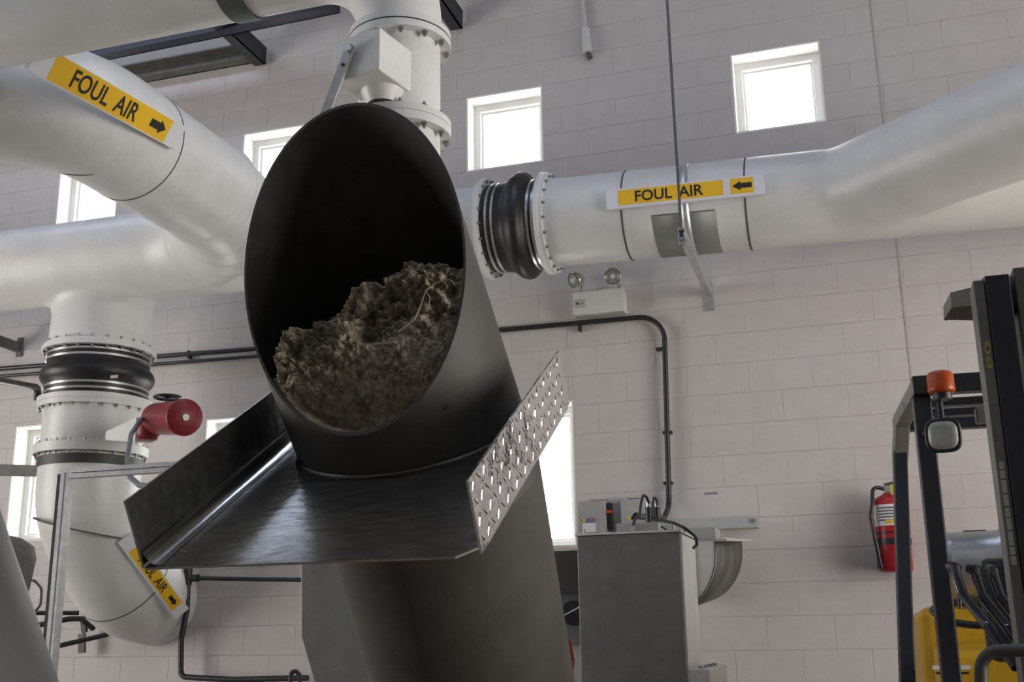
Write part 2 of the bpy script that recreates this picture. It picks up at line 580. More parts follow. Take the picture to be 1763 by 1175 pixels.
# raw cut rim
shell([[p + MN * 0.0005 for p in o1], [p + MN * 0.0005 for p in i1]], 'rim', mat('rim_steel', (0.16, 0.155, 0.145), 0.4, metal=0.8), chute)
def hit_tube(u, v, ap, ad, r):
    rr = ray(u, v); w = EYEP - ap
    d1 = rr - ad * rr.dot(ad); w1 = w - ad * w.dot(ad)
    A = d1.dot(d1); B = 2 * d1.dot(w1); C_ = w1.dot(w1) - r * r
    t = (-B - math.sqrt(max(0, B * B - 4 * A * C_))) / (2 * A)
    return EYEP + rr * t


seam_hit = hit_tube(724, 1135, MM, la, CR)
# weld seam along the lower tube and a round plug
sl = []
wd = seam_hit - MM; wd = (wd - la * wd.dot(la)).normalized()
MB().tube([MM - la * 0.02 + wd * CR * 1.0, BBX + wd * CR * 1.0], 0.003, 6).build('weld_seam', mat('weld_dark', (0.05, 0.048, 0.045), 0.5, metal=0.6), chute)

# the tray: flat plate sloping down towards the viewer, two upstanding wings
TD = V((0.0, 0.857, 0.515)).normalized()     # up the slope
TNrm = V((0, -TD.z, TD.y))                   # plate normal, up and to the front


WELD = hit_tube(625, 822, CC, ua, CR)


def on_tray(u, v):
    r = ray(u, v); t = (WELD - EYEP).dot(TNrm) / r.dot(TNrm)
    return EYEP + r * t


LF, RF, LB, RB = on_tray(268, 977), on_tray(838, 962), on_tray(518, 738), on_tray(968, 694)
xl, xr = (LF.x + LB.x) / 2, (RF.x + RB.x) / 2
yf = (LF.y + RF.y) / 2
s_front = (V((0, yf, 0)) - V((0, WELD.y, 0))).y / TD.y
ORG = V((0, WELD.y, WELD.z))


def tp(x, s, h=0.0):
    return V((x, ORG.y, ORG.z)) + TD * s + TNrm * h


sF = min((LF - ORG).dot(TD), (RF - ORG).dot(TD)); sF = ((LF - ORG).dot(TD) + (RF - ORG).dot(TD)) / 2
sL = (LB - ORG).dot(TD) + 0.02; sR = (RB - ORG).dot(TD) - 0.04
WH = 0.150; PT = 0.005
tray = thing('discharge_tray', 'folded aluminium tread plate tray with upstanding wings below the chute mouth', 'tray', tp((xl + xr) / 2, 0))
# plate outline with the tube notch
tube_c = []
sMax = max(sL, sR)
cen = CC + ua * ((ORG - CC).dot(TNrm) / ua.dot(TNrm))          # where the tube axis pierces the plate plane
pl = []
for k in range(SEG + 1):
    an = 2 * PI * k / SEG
    ref = V((1, 0, 0)); u_ = ua.cross(ref).normalized(); w_ = ua.cross(u_).normalized()
    p = CC + (u_ * math.cos(an) + w_ * math.sin(an)) * (CR + 0.0015)
    p = p + ua * ((ORG - p).dot(TNrm) / ua.dot(TNrm))
    pl.append(((p.x), (p - ORG).dot(TD)))
# plate as strips between outline and tube
cx_, cs_ = sum(p[0] for p in pl[:-1]) / SEG, sum(p[1] for p in pl[:-1]) / SEG
rc = 0.045


def outline_hit(x, s):
    """from the tube centre through (x, s) out to the plate edge"""
    dx, ds = x - cx_, s - cs_
    best = 1e9
    if dx > 1e-6: best = min(best, (xr - cx_) / dx)
    if dx < -1e-6: best = min(best, (xl - cx_) / dx)
    if ds < -1e-6: best = min(best, (sF - cs_) / ds)
    if ds > 1e-6: best = min(best, (sMax + 0.02 - cs_) / ds)
    return cx_ + dx * best, cs_ + ds * best


inn, out = [], []
angs = [math.atan2(p[1] - cs_, p[0] - cx_) for p in pl[:-1]]
corners = [(xl, sF), (xr - rc, sF), (xr, sF + rc), (xr, sMax + .02), (xl, sMax + .02)]
samples = [(math.atan2(p[1] - cs_, p[0] - cx_), p, None) for p in pl[:-1]]
for c in corners:
    an = math.atan2(c[1] - cs_, c[0] - cx_)
    j = min(range(SEG), key=lambda k: abs((angs[k] - an + PI) % (2 * PI) - PI))
    samples[j] = (samples[j][0], samples[j][1], c)
samples.sort(key=lambda q: q[0])
for an, p, c in samples:
    q = c if c else outline_hit(*p)
    if c is None and q[0] > xr - rc and q[1] < sF + rc:      # rounded front corner
        vx, vs_ = q[0] - (xr - rc), q[1] - (sF + rc)
        l = math.hypot(vx, vs_)
        if l > rc: q = (xr - rc + vx / l * rc, sF + rc + vs_ / l * rc)
    inn.append(p); out.append(q)
n = len(inn)
plate = MB()
NR = 10
vs = []
for j in range(NR + 1):
    f = j / NR
    vs += [tp(inn[i][0] * (1 - f) + out[i][0] * f, inn[i][1] * (1 - f) + out[i][1] * f) for i in range(n)]
fs = [(j * n + i, j * n + (i + 1) % n, (j + 1) * n + (i + 1) % n, (j + 1) * n + i) for j in range(NR) for i in range(n)]
plate.add(vs, fs, False)
po = plate.build('plate', M_TRAY, tray)
so = po.modifiers.new('thick', 'SOLIDIFY'); so.thickness = PT; so.offset = 0
# wings: rows of the sheet folded up along the two sides
LW = 0.012


def wing(x, s0, s1, out_x, name, m):
    mb = MB()
    e0, e1 = s0, s1
    poly = [tp(x, e0, 0), tp(x, e1, 0), tp(x - 0.0, e1 + 0.0, WH), tp(x, e0 + 0.0, WH)]
    mb.slab(poly, V((out_x * PT, 0, 0)))
    return mb.build(name, m, tray)


lw = wing(xl - PT, sF + 0.004, sL + 0.03, -1, 'left_wing', M_TRAY)
rw = wing(xr, sF + 0.012, sR, 1, 'right_wing', M_TREAD)
# fold along the left edge, its highlight put into a brighter metal
fo_ = MB(); RB_ = 0.034; NF = 12; NS = 40
vs = []
for k in range(NS + 1):
    sk = sF + 0.006 + (sL + 0.015 - sF) * k / NS
    wob = 0.0014 * noise.noise(V((sk * 25, 0, 3)))
    for a in range(NF + 1):
        an = PI / 2 * a / NF
        vs.append(tp(xl + RB_ - (RB_ - 0.001) * math.sin(an) + wob, sk, RB_ - (RB_ - 0.0035) * math.cos(an)))
fo_.add(vs, [(k * (NF + 1) + a, k * (NF + 1) + a + 1, (k + 1) * (NF + 1) + a + 1, (k + 1) * (NF + 1) + a) for k in range(NS) for a in range(NF)], True)
fo_.build('fold', mat('bright_fold_highlight', (0.88, 0.88, 0.87), 0.2, metal=1.0), tray)
MB().tube([tp(xr - 0.001, sF + 0.05, 0.002), tp(xr - 0.001, sR, 0.002)], 0.007, 10).build('fold', M_TREAD, tray)


def lug_mesh():
    L, Wd, H = 0.0160, 0.0033, 0.0015
    vs = []; N = 12
    for j, (f, h) in enumerate(((1.0, 0.0), (0.85, 0.48), (0.58, 0.82), (0.28, 0.97), (0.02, 1.0))):
        for k in range(N):
            an = 2 * PI * k / N
            cx = math.cos(an); sy = math.sin(an)
            w = Wd * (1 - abs(cx) ** 2.2 * 0.35)
            vs.append(V((cx * L * f, sy * w * f, H * h)))
    fs = [(j * N + k, j * N + (k + 1) % N, (j + 1) * N + (k + 1) % N, (j + 1) * N + k) for j in range(4) for k in range(N)]
    fs.append(tuple(range(4 * N, 5 * N)))
    return MB().add(vs, fs, True).mesh('tread_lug', M_TREAD)


LUG = lug_mesh()
for (wo, x, sgn, s0, s1) in ((rw, xr + PT, 1, sF + 0.012, sR), (lw, xl - 2 * PT, -1, sF + 0.004, sL + 0.03)):
    row = 0; s = s0 + 0.022
    while s < s1 - 0.012:
        for j in range(4):
            h = 0.022 + j * 0.037
            if h > WH - 0.012: continue
            k = (row + j) % 2
            c = tp(x, s, h)
            ang = math.radians(45 if k else -45)
            t1 = (TD * math.cos(ang) + TNrm * math.sin(ang)).normalized()
            nrm = V((sgn, 0, 0)); t2 = nrm.cross(t1)
            R = Matrix(((t1.x, t2.x, nrm.x, c.x), (t1.y, t2.y, nrm.y, c.y), (t1.z, t2.z, nrm.z, c.z), (0, 0, 0, 1)))
            inst('tread_lug', LUG, wo, R)
        s += 0.0365; row += 1
# weld bead where the tube meets the plate, small bolt heads
bead = [tp(p[0], p[1], 0.003) for p in pl[:-1] if p[1] < cs_ + 0.14]
bead_pts = sorted([(math.atan2(p[1] - cs_, p[0] - cx_), p) for p in pl[:-1] if p[1] < cs_ + 0.10])
MB().tube([tp(p[0], p[1], 0.002) for _, p in bead_pts], 0.004, 6).build('weld_bead', mat('weld_bead_steel', (0.30, 0.29, 0.27), 0.35, metal=0.8), tray)
nb = on_tray(523, 803)
MB().box(nb + TNrm * 0.010, (0.026, 0.020, 0.020), (V((0.9, 0.3, 0.2)).normalized(), TD, TNrm)).build('debris_lump', M_STEELIN, tray)
hp = hit_tube(768, 702, CC, ua, CR)
nn_ = (hp - CC); nn_ = (nn_ - ua * nn_.dot(ua)).normalized()
MB().disc(hp - nn_ * 0.002, nn_, 0, 0.004, 0.007, 16).build('rivet', M_STEELIN, chute)

# ------------------------------------------------------------------ screenings in the mouth
ex = V((1, 0, 0)); ex = (ex - MN * ex.dot(MN)).normalized(); ez = MN.cross(ex); ez = ez if ez.z > 0 else -ez


def on_mouth(u, v):
    r = ray(u, v); t = (CC - EYEP).dot(MN) / r.dot(MN)
    p = EYEP + r * t - CC
    return p.dot(ex), p.dot(ez)


top_px = [(455, 655), (482, 625), (486, 600), (500, 575), (535, 545), (575, 515), (625, 485), (672, 466), (684, 446), (692, 437), (706, 433), (722, 441), (735, 437), (752, 440), (775, 445), (800, 447), (830, 452)]
top_c = [on_mouth(*p) for p in top_px]
bot_e = [((p - CC).dot(ex), (p - CC).dot(ez)) for p in i1]
zb = min(e[1] for e in bot_e)


def ell_span(x):
    """lowest and highest z of the tube section at x, in the mouth plane"""
    zs = []
    for i in range(SEG):
        a, b = bot_e[i], bot_e[(i + 1) % SEG]
        if (a[0] - x) * (b[0] - x) <= 0 and a[0] != b[0]:
            t = (x - a[0]) / (b[0] - a[0]); zs.append(a[1] + (b[1] - a[1]) * t)
    return (min(zs), max(zs)) if len(zs) > 1 else None


def top_at(x):
    for a, b in zip(top_c, top_c[1:]):
        if a[0] <= x <= b[0]: return a[1] + (b[1] - a[1]) * (x - a[0]) / (b[0] - a[0])
    return top_c[0][1] if x < top_c[0][0] else top_c[-1][1]


xs0 = min(e[0] for e in bot_e) + 0.004; xs1 = max(e[0] for e in bot_e) - 0.004
while ell_span(xs0)[0] > top_at(xs0) - 0.006: xs0 += 0.002
while ell_span(xs1)[0] > top_at(xs1) - 0.006: xs1 -= 0.002
slg = MB()
NX, NZ, NB = 250, 220, 30
grid = []
axb = -ua                                         # inwards along the tube
for i in range(NX + 1):
    x = xs0 + (xs1 - xs0) * i / NX
    sp = ell_span(x)
    lo, hi = sp
    tz = min(top_at(x) + 0.012 * noise.fractal(V((x * 22, 3.1, 0)), 0.8, 2.1, 4), hi - 0.004)
    tz = max(tz, lo + 0.002)
    col = []
    for j in range(NZ + 1):
        f = j / NZ
        z = lo + (tz - lo) * f
        dtop = tz - z
        q = V((x, z, 0.0))
        n1 = noise.fractal(q * 9 + V((5.3, 1, 0)), 0.9, 2.0, 5)
        n2 = noise.ridged_multi_fractal(q * 20 + V((0, 7.7, 2)), 0.9, 2.1, 4, 1.0, 2.0)
        n3 = noise.fractal(q * 70, 0.7, 2.2, 3)
        # compacted cake near the lip, loose torn lumps above it
        loose = 1.0 / (1.0 + math.exp(-(z - (zb + 0.17 + 0.10 * (x - xs0) / (xs1 - xs0) - 0.13 * max(0, 0.5 - (x - xs0) / (xs1 - xs0)))) * 45))
        edge = min(1.0, (x - xs0) / 0.03, (xs1 - x) / 0.03)
        up_ = max(0.0, min(1.0, (z - zb) / 0.20)); up_ = up_ * up_ * (3 - 2 * up_)
        lean = max(0.0, (z - zb - 0.20)) * 0.28                # the loose heap leans back into the tube
        h = -0.055 + 0.060 * up_ - lean + 0.004 * n3
        h += loose * (0.030 + 0.046 * n1 + 0.028 * (n2 - 1.0) + 0.012 * n3)
        h -= 0.05 * math.exp(-((x + 0.045) ** 2 + (z - zb - 0.30) ** 2) / 0.0014)      # torn hollows
        h -= 0.04 * math.exp(-((x - 0.062) ** 2 + (z - zb - 0.235) ** 2) / 0.0005)
        h = h * max(0.15, edge) - (1 - edge) * 0.012
        h -= 0.10 * math.exp(-dtop / 0.012) * 0.5
        ed = min(z - lo, 0.02) / 0.02
        h = h * (0.25 + 0.75 * ed) - 0.006
        jx = 0.006 * n1 * loose * edge * ed
        col.append(CC + ex * (x + jx) + ez * z + MN * h)
    for j in range(1, NB + 1):                       # top surface running back down into the tube
        f = j / NB
        p = CC + ex * x + ez * tz
        s = 0.03 + 0.30 * f
        q = V((x * 14, s * 14, 4.0))
        col.append(p + axb * s - MN * 0.0 + ez * (0.05 * noise.fractal(q, 0.9, 2.0, 5) - 0.04 * f - 0.02))
    for j, p in enumerate(col):                      # stay inside the tube wall
        q = p - CC; ax_ = ua * q.dot(ua); rad = q - ax_
        if rad.length > CR - WT - 0.003: col[j] = CC + ax_ + rad.normalized() * (CR - WT - 0.003)
    grid.append(col)
H_ = NZ + 1 + NB
slg.add([p for c in grid for p in c], [(i * H_ + j, (i + 1) * H_ + j, (i + 1) * H_ + j + 1, i * H_ + j + 1) for i in range(NX) for j in range(H_ - 1)], True)
sroot = thing('screenings_cake', 'damp brown fibrous screenings bulging out of the chute mouth', 'sludge', CC + ez * zb)
so_ = slg.build('cake', M_SLUDGE, sroot)
so_['kind'] = 'stuff'
def strand(pts, r, name='straw'):
    P = []
    for (u, v) in pts:
        a, b = on_mouth(u, v)
        P.append(CC + ex * a + ez * b + MN * 0.034)
    MB().tube(fillet(P, 0.01, 3), r, 5).build(name, M_FIBRE, sroot)


strand([(772, 492), (757, 498), (742, 510), (735, 530), (728, 548), (722, 560), (706, 572), (695, 580)], 0.0020)
strand([(772, 492), (784, 492), (792, 500)], 0.0016)
strand([(742, 512), (750, 522), (746, 540)], 0.0013)
# sliver hanging over the left of the lip
MB().tube([CC + ex * on_mouth(508, 650)[0] + ez * on_mouth(508, 650)[1] + MN * 0.012,
           CC + ex * on_mouth(500, 668)[0] + ez * on_mouth(500, 668)[1] + MN * 0.012,
           CC + ex * on_mouth(490, 672)[0] + ez * on_mouth(490, 672)[1] + MN * 0.012], [0.009, 0.007, 0.002], 7).build('fibre_shred', M_SLUDGE, sroot)

# ------------------------------------------------------------------ foul air header along the wall
HY = 6.6; HR = 0.283


def hz(x): return 3.915 - 0.0285 * (x + 1.25)      # the header falls slightly to the right


def hp_(x, dy=0, dz=0): return V((x, HY + dy, hz(x) + dz))


HD = (hp_(0) - hp_(-1)).normalized()
XF0, XF1 = -2.185, -1.80
def wrapped(mb, name, parent, voxel=0.026, it=10):
    o = mb.build(name, M_FRP, parent)
    r = o.modifiers.new('wrap', 'REMESH'); r.mode = 'VOXEL'; r.voxel_size = voxel; r.use_smooth_shade = True
    k = o.modifiers.new('soften', 'SMOOTH'); k.factor = 0.5; k.iterations = it
    return o


# right run with its wye branch
dr = thing('foul_air_duct', 'white wrapped foul air duct on the right with a branch swinging towards the viewer', 'duct', hp_(XF1))
b0 = hp_(0.02); b2 = V((1.04, 5.84, 3.885)); b3 = b2 + (b2 - b0) * 1.6
wy = MB().tube([hp_(XF1 + 0.01), hp_(-1.3), hp_(-0.5), hp_(0.3), hp_(1.5), hp_(3.2)], HR + 0.004, 56)
wy.tube([b0, b0 * 0.8 + b2 * 0.2, b2, b3], [HR * 0.97, HR * 0.99, HR * 1.03, HR * 1.03], 56)
wrapped(wy, 'pipe', dr, it=14)
fl = MB().ring(hp_(XF1), HD, -0.006, 0.022, HR * 1.19, HR - 0.02, 56).ring(hp_(XF1), HD, 0.022, 0.045, HR * 1.15, HR - 0.02, 56)
flo = fl.build('flange', M_FRP, dr)
bolts(flo, hp_(XF1), HD, 0.045, HR * 1.085, 20, BOLT_S, 1, 0.3)
for xx in (-1.253, -0.504):
    MB().ring(hp_(xx), HD, -0.005, 0.005, HR * 1.018, HR - 0.01, 56).build('seam', M_SEAM, dr)
# rubber expansion joint
ej = thing('expansion_joint', 'black rubber expansion joint with steel clamp bands in the horizontal duct', 'expansion joint', hp_(XF0))
L = XF1 - XF0
prof = [(0.0, 1.02), (0.10, 1.03), (0.13, 1.06), (0.15, 1.06), (0.17, 1.12), (0.20, 1.21), (0.235, 1.255), (0.265, 1.235), (0.29, 1.15), (0.305, 1.06), (0.34, 1.03), (L, 1.02)]
MB().lathe(hp_(XF0), HD, [(s, r * HR) for s, r in prof], 64).build('bellows', M_RUBBER, ej)
for s in (0.050, 0.090, 0.325, 0.358):
    MB().ring(hp_(XF0), HD, s - 0.008, s + 0.008, HR * 1.05, HR, 56).build('clamp_band', M_CLAMP, ej)
# left run: header, tee, elbow arriving from the front
dl = thing('foul_air_duct', 'white wrapped foul air header on the left with a sweeping elbow and a drop leg', 'duct', hp_(-5.08))
lh = MB().tube([V((-5.0, 6.40, 3.93)), hp_(-4.3, -0.04), hp_(-3.6), hp_(-3), hp_(XF0 - 0.01)], HR + 0.004, 56)
flo = MB().ring(hp_(XF0), -HD, -0.006, 0.022, HR * 1.19, HR - 0.02, 56).ring(hp_(XF0), -HD, 0.022, 0.045, HR * 1.15, HR - 0.02, 56).build('flange', M_FRP, dl)
bolts(flo, hp_(XF0), HD, 0.006, HR * 1.12, 20, BOLT_S, 1, 0.3)
AX, AZ = -3.60, 3.935
ER = 0.84; EY = 6.24
A_pts = fillet([V((-5.6, 3.98, AZ)), V((AX, 3.98, AZ)), V((AX, EY, AZ)), V((-8.5, EY, AZ + 0.02))], [0.5, ER], 16)
ra_ = []
for p in A_pts:
    t_ = min(1, max(0, (p.x - (AX - ER)) / ER)) if p.y > 5.2 else 1.0
    ra_.append(0.291 + 0.026 * t_)
lh.tube(A_pts, ra_, 56)
# drop leg of the tee
DX, DY, DR = -5.085, 6.45, 0.345
z_f = at(172, 612, Y=DY).z
lh.tube([V((DX, DY, hz(DX) - 0.02)), V((DX, DY, hz(DX) - 0.15)), V((DX, DY, z_f + 0.01))], [DR * 0.8, DR * 0.97, DR + 0.004], 56)
eo = wrapped(lh, 'pipe', dl, it=12)
# overlapping wrap rings on the gored elbow
ecx, ecy = AX - ER, EY - ER
for dg in (2, 16, 31, 47, 64):
    a = math.radians(dg)
    c = V((ecx + math.cos(a) * ER, ecy + math.sin(a) * ER, AZ)); d = V((-math.sin(a), math.cos(a), 0))
    MB().lathe(c, d, [(q_, (0.317 - 0.026 * dg / 90) + e_) for q_, e_ in ((-0.09, -0.004), (-0.03, 0.004), (0.012, 0.012), (0.017, 0.006), (0.019, -0.004))], 56).build('wrap_ring', M_FRP, eo)
for y in (4.70,):
    MB().ring((AX, y, AZ), (0, 1, 0), -0.003, 0.003, 0.3185, 0.29, 56).build('seam', M_SEAM, eo)
MB().ring((AX - 0.03, 4.34, AZ), (-0.35, 1, 0), -0.003, 0.003, 0.3185, 0.29, 56).build('seam', M_SEAM, eo)
flo = MB().ring((DX, DY, 0), (0, 0, 1), z_f - 0.005, z_f + 0.022, DR * 1.12, DR - 0.02, 56).ring((DX, DY, 0), (0, 0, 1), z_f + 0.022, z_f + 0.045, DR * 1.08, DR - 0.02, 56).build('flange', M_FRP, dl)
bolts(flo, (DX, DY, 0), (0, 0, 1), z_f - 0.006, DR * 1.06, 24, BOLT_S, -1)
bolts(flo, (DX, DY, 0), (0, 0, 1), z_f + 0.045, DR * 1.04, 24, BOLT_S, 1)
# short white stub behind the elbow
# rubber joint in the drop
z_g = at(163, 692, Y=DY).z
jn = thing('expansion_joint', 'black rubber expansion joint around the vertical drop leg above the red actuator', 'expansion joint', (DX, DY, z_g))
Lj = z_f - z_g
pf = [(0, 1.0), (0.16, 1.01), (0.30, 1.02), (0.36, 1.08), (0.42, 1.11), (0.48, 1.12), (0.55, 1.11), (0.62, 1.07), (0.68, 1.01), (0.84, 0.995), (1.0, 1.0)]
bl = MB().lathe((DX, DY, z_g), (0, 0, 1), [(s * Lj, r * DR) for s, r in pf], 64).build('bellows', M_RUBBER, jn)
for s in (0.10, 0.22, 0.80, 0.92):
    MB().ring((DX, DY, z_g), (0, 0, 1), (s - 0.022) * Lj, (s + 0.022) * Lj, DR * 1.025, DR * 0.97, 56).build('clamp_band', M_CLAMP, jn)
tg = at(200, 650, Y=DY - DR * 1.1)
MB().box(tg + V((0, -0.02, 0)), (0.055, 0.006, 0.02)).build('maker_tag', mat('tag_pale', (0.5, 0.42, 0.42), 0.6), jn)
# damper valve body
z_h = at(155, 775, Y=DY).z
vb = thing('damper_valve', 'white flanged damper valve body in the vertical drop leg', 'valve', (DX, DY, z_h))
MB().tube([V((DX, DY, z_h)), V((DX, DY, z_g))], DR * 0.985, 56).build('body', M_FRP, vb)
f1 = MB().ring((DX, DY, z_g), (0, 0, 1), -0.075, -0.04, DR * 1.10, DR * 0.9, 56).ring((DX, DY, z_g), (0, 0, 1), -0.04, -0.004, DR * 1.12, DR * 0.9, 56).build('flange', M_FRP, vb)
bolts(f1, (DX, DY, z_g), (0, 0, 1), -0.075, DR * 1.05, 24, BOLT_S, -1)
f2 = MB().ring((DX, DY, z_h), (0, 0, 1), -0.055, -0.025, DR * 1.10, DR * 0.9, 56).ring((DX, DY, z_h), (0, 0, 1), -0.025, 0.008, DR * 1.10, DR * 0.9, 56).build('flange', M_FRP, vb)
bolts(f2, (DX, DY, z_h), (0, 0, 1), 0.008, DR * 1.05, 24, BOLT_S, 1)
bolts(f2, (DX, DY, z_h), (0, 0, 1), -0.055, DR * 1.05, 24, BOLT_S, -1)
ka = at(195, 742, Y=DY - DR); kb = at(252, 742, Y=5.93)
kd = (kb - ka).normalized()
MB().hexa([ka + V((-.10, .05, -.05)), kb + V((-.07, -.02, -.075)), kb + V((.03, .05, -.075)), ka + V((.15, .2, -.05)),
           ka + V((-.10, .05, .012)), kb + V((-.07, -.02, .09)), kb + V((.03, .05, .09)), ka + V((.15, .2, .10))]).build('shaft_bracket', M_FRP, vb, bevel=0.01)
# red actuator
ac = thing('valve_actuator', 'red motor actuator with a black handwheel on the drop leg damper', 'actuator', at(270, 750, Y=5.85))
cA = at(318, 719, Y=5.62); cB = at(268, 722, Y=5.92)
ad = (cA - cB).normalized(); ln = (cA - cB).length
MB().lathe(cB, ad, [(-0.02, 0), (-0.02, 0.075), (0.0, 0.092), (0.02, 0.100), (ln - 0.03, 0.104), (ln - 0.028, 0.110), (ln - 0.004, 0.112), (ln + 0.008, 0.105), (ln + 0.012, 0.0)], 40).build('motor_housing', M_RED, ac)
MB().disc(cA, ad, 0.010, 0.022, 0.020, 20).build('sight_glass', mat('pale_disc', (0.62, 0.66, 0.5), 0.4), ac)
g0 = at(256, 735, Y=5.9)
MB().lathe(g0 + V((0, 0, -0.085)), (0, 0, 1), [(0, 0), (0, 0.055), (0.03, 0.075), (0.10, 0.075), (0.13, 0.055), (0.135, 0)], 24).build('gearbox', M_RED, ac)
hw = at(287, 704, Y=5.85)
MB().box(hw + V((-0.02, 0.02, -0.01)), (0.12, 0.10, 0.06)).build('top_cover', M_RED, ac, bevel=0.01)
hs = MB().tube([hw, hw + V((0, 0, 0.075))], 0.014, 12).build('handwheel_shaft', M_BLACK, ac)
hwz = hw + V((0, 0, 0.072))
wm = MB()
rim = [hwz + V((math.cos(t * PI / 12) * 0.078, math.sin(t * PI / 12) * 0.078, 0)) for t in range(25)]
wm.tube(rim, 0.010, 8, False)
for t in range(3):
    a = t * 2 * PI / 3 + 0.3; wm.bar(hwz, hwz + V((math.cos(a) * 0.075, math.sin(a) * 0.075, 0)), 0.018, 0.008)
wm.disc(hwz, (0, 0, 1), -0.008, 0.010, 0.022, 16)
wm.build('handwheel', M_BLACK, ac)
MB().tube(fillet([at(u, v, Y=y) for u, v, y in ((262, 713, 5.85), (243, 722, 5.8), (226, 748, 5.6), (219, 790, 5.3), (224, 822, 5.1), (240, 836, 5.0), (262, 838, 4.9), (300, 838, 4.8))], 0.06, 5), 0.015, 12).build('flexible_conduit', M_CABLE, None)
tag(bpy.data.objects['flexible_conduit'], 'thin grey flexible conduit looping down from the red actuator', 'conduit')
# lower elbow to the wall
z_e = z_h - 0.06
le = thing('foul_air_duct', 'white foul air duct elbow below the damper, bending down to the right', 'duct', (DX, DY, z_e))
z_sl = z_h - 0.115
LP = fillet([V((DX, DY, z_e)), V((DX, DY, 2.17)), V((DX + 0.03, DY + 0.46, 1.69)), V((DX + 0.05, WY + 0.05, 1.63))], [0.55, 0.42], 14)
MB().tube(LP, [DR * 0.985] * len(LP), 56).build('pipe', M_FRP, le)
MB().ring((DX, DY, 0), (0, 0, 1), z_h - 0.14, z_h - 0.075, DR * 1.015, DR * 0.9, 56).build('rubber_sleeve', mat('dark_sleeve', (0.055, 0.055, 0.052), 0.5), le)
MB().ring((DX, DY, 2.08), (0.25, 0, 1), -0.004, 0.004, DR * 0.998, DR * 0.9, 56).build('seam', M_SEAM, le)
ci = min(range(len(LP)), key=lambda i: (LP[i] - V((DX, DY + 0.42, 1.74))).length)
MB().ring(LP[ci], (LP[ci + 1] - LP[ci - 1]), -0.004, 0.004, DR * 0.992, DR * 0.9, 56).build('seam', M_SEAM, le)


# ------------------------------------------------------------------ signs
def sign(name, label, o, xd, yd, Lx, Ly, th, parts, group='foul air signs'):
    """o = lower left corner of the face; parts: yellow strips (x0, x1), lettering, arrow"""
    xd = V(xd).normalized(); yd = V(yd).normalized(); nn = xd.cross(yd).normalized()
    r = thing(name, label, 'sign', o, group)
    o = V(o)
    MB().box(o + xd * Lx / 2 + yd * Ly / 2 - nn * th / 2, (Lx, Ly, th), (xd, yd, nn)).build('board', M_SIGNW, r, bevel=0.003)
    y0, y1 = parts.get('band', (0.14, 0.90)); y0 *= Ly; y1 *= Ly
    for a, b in parts['strips']:
        MB().box(o + xd * ((a + b) / 2) + yd * ((y0 + y1) / 2) + nn * 0.001, (b - a, y1 - y0, 0.002), (xd, yd, nn)).build('yellow_strip', M_SIGNY, r)
    tx0, tx1 = parts['text']
    tw = tx1 - tx0
    for wd_, f0_, f1_ in (('FOUL', 0.0, 0.545), ('AIR', 0.64, 1.0)):
        text_mb(wd_, o + xd * (tx0 + f0_ * tw) + yd * (y0 + (y1 - y0) * 0.14), xd, yd, (y1 - y0) * 0.73, (f1_ - f0_) * tw, 0.0032, 0.018).build('lettering', M_INK, r)
    ax0, ax1 = parts['arrow']
    ym = (y0 + y1) / 2; hh = (y1 - y0) * 0.30; sh = hh * 0.55
    hl = (ax1 - ax0) * 0.42
    pts = [(ax0, ym + sh), (ax1 - hl if ax1 > ax0 else ax1 - hl, ym + sh), (ax1 - hl, ym + hh), (ax1, ym), (ax1 - hl, ym - hh), (ax1 - hl, ym - sh), (ax0, ym - sh)]
    mb = MB(); mb.add([o + xd * a + yd * b + nn * 0.0032 for a, b in pts], [(0, 1, 5, 6), (2, 3, 4)])
    mb.build('arrow', M_INK, r)
    return r


# right sign, hung on the front of the header
sy = HY - HR - 0.045
sO = at(1044, 361, Y=sy); sE = at(1317, 334, Y=sy); sT = at(1044, 328, Y=sy)
sL_ = (sE - sO).length
sign('foul_air_sign', 'long white sign with separate yellow arrow patch on the right hand duct', sO, sE - sO, (0, 0, 1), sL_, 0.128, 0.03,
     dict(strips=[(0.080 * sL_, 0.748 * sL_), (0.792 * sL_, 0.935 * sL_)], text=(0.19 * sL_, 0.625 * sL_), arrow=(0.925 * sL_, 0.805 * sL_)))
# upper left sign on the duct that comes from the front
sn = V((0.86, 0, -0.51)).normalized()
sx_ = V((0, 1, 0)); syd = sn.cross(sx_).normalized()
if syd.z < 0: syd = -syd


def on_plane(u, v, p, n):
    r = ray(u, v); t = (V(p) - EYEP).dot(n) / r.dot(n)
    return EYEP + r * t


pp = V((AX, 4.3, AZ)) + sn * 0.355
q0 = on_plane(47, 121, pp, sn); q1 = on_plane(301, 259, pp, sn)
xd = (q1 - q0).normalized(); yd = sn.cross(xd).normalized()
Ls = (q1 - q0).length
sign('foul_air_sign', 'long white and yellow sign on the upper left duct, arrow pointing right', q0, xd, yd, Ls, 0.135, 0.035,
     dict(band=(0.05, 0.97), strips=[(0.105 * Ls, 0.90 * Ls)], text=(0.225 * Ls, 0.665 * Ls), arrow=(0.76 * Ls, 0.875 * Ls)))
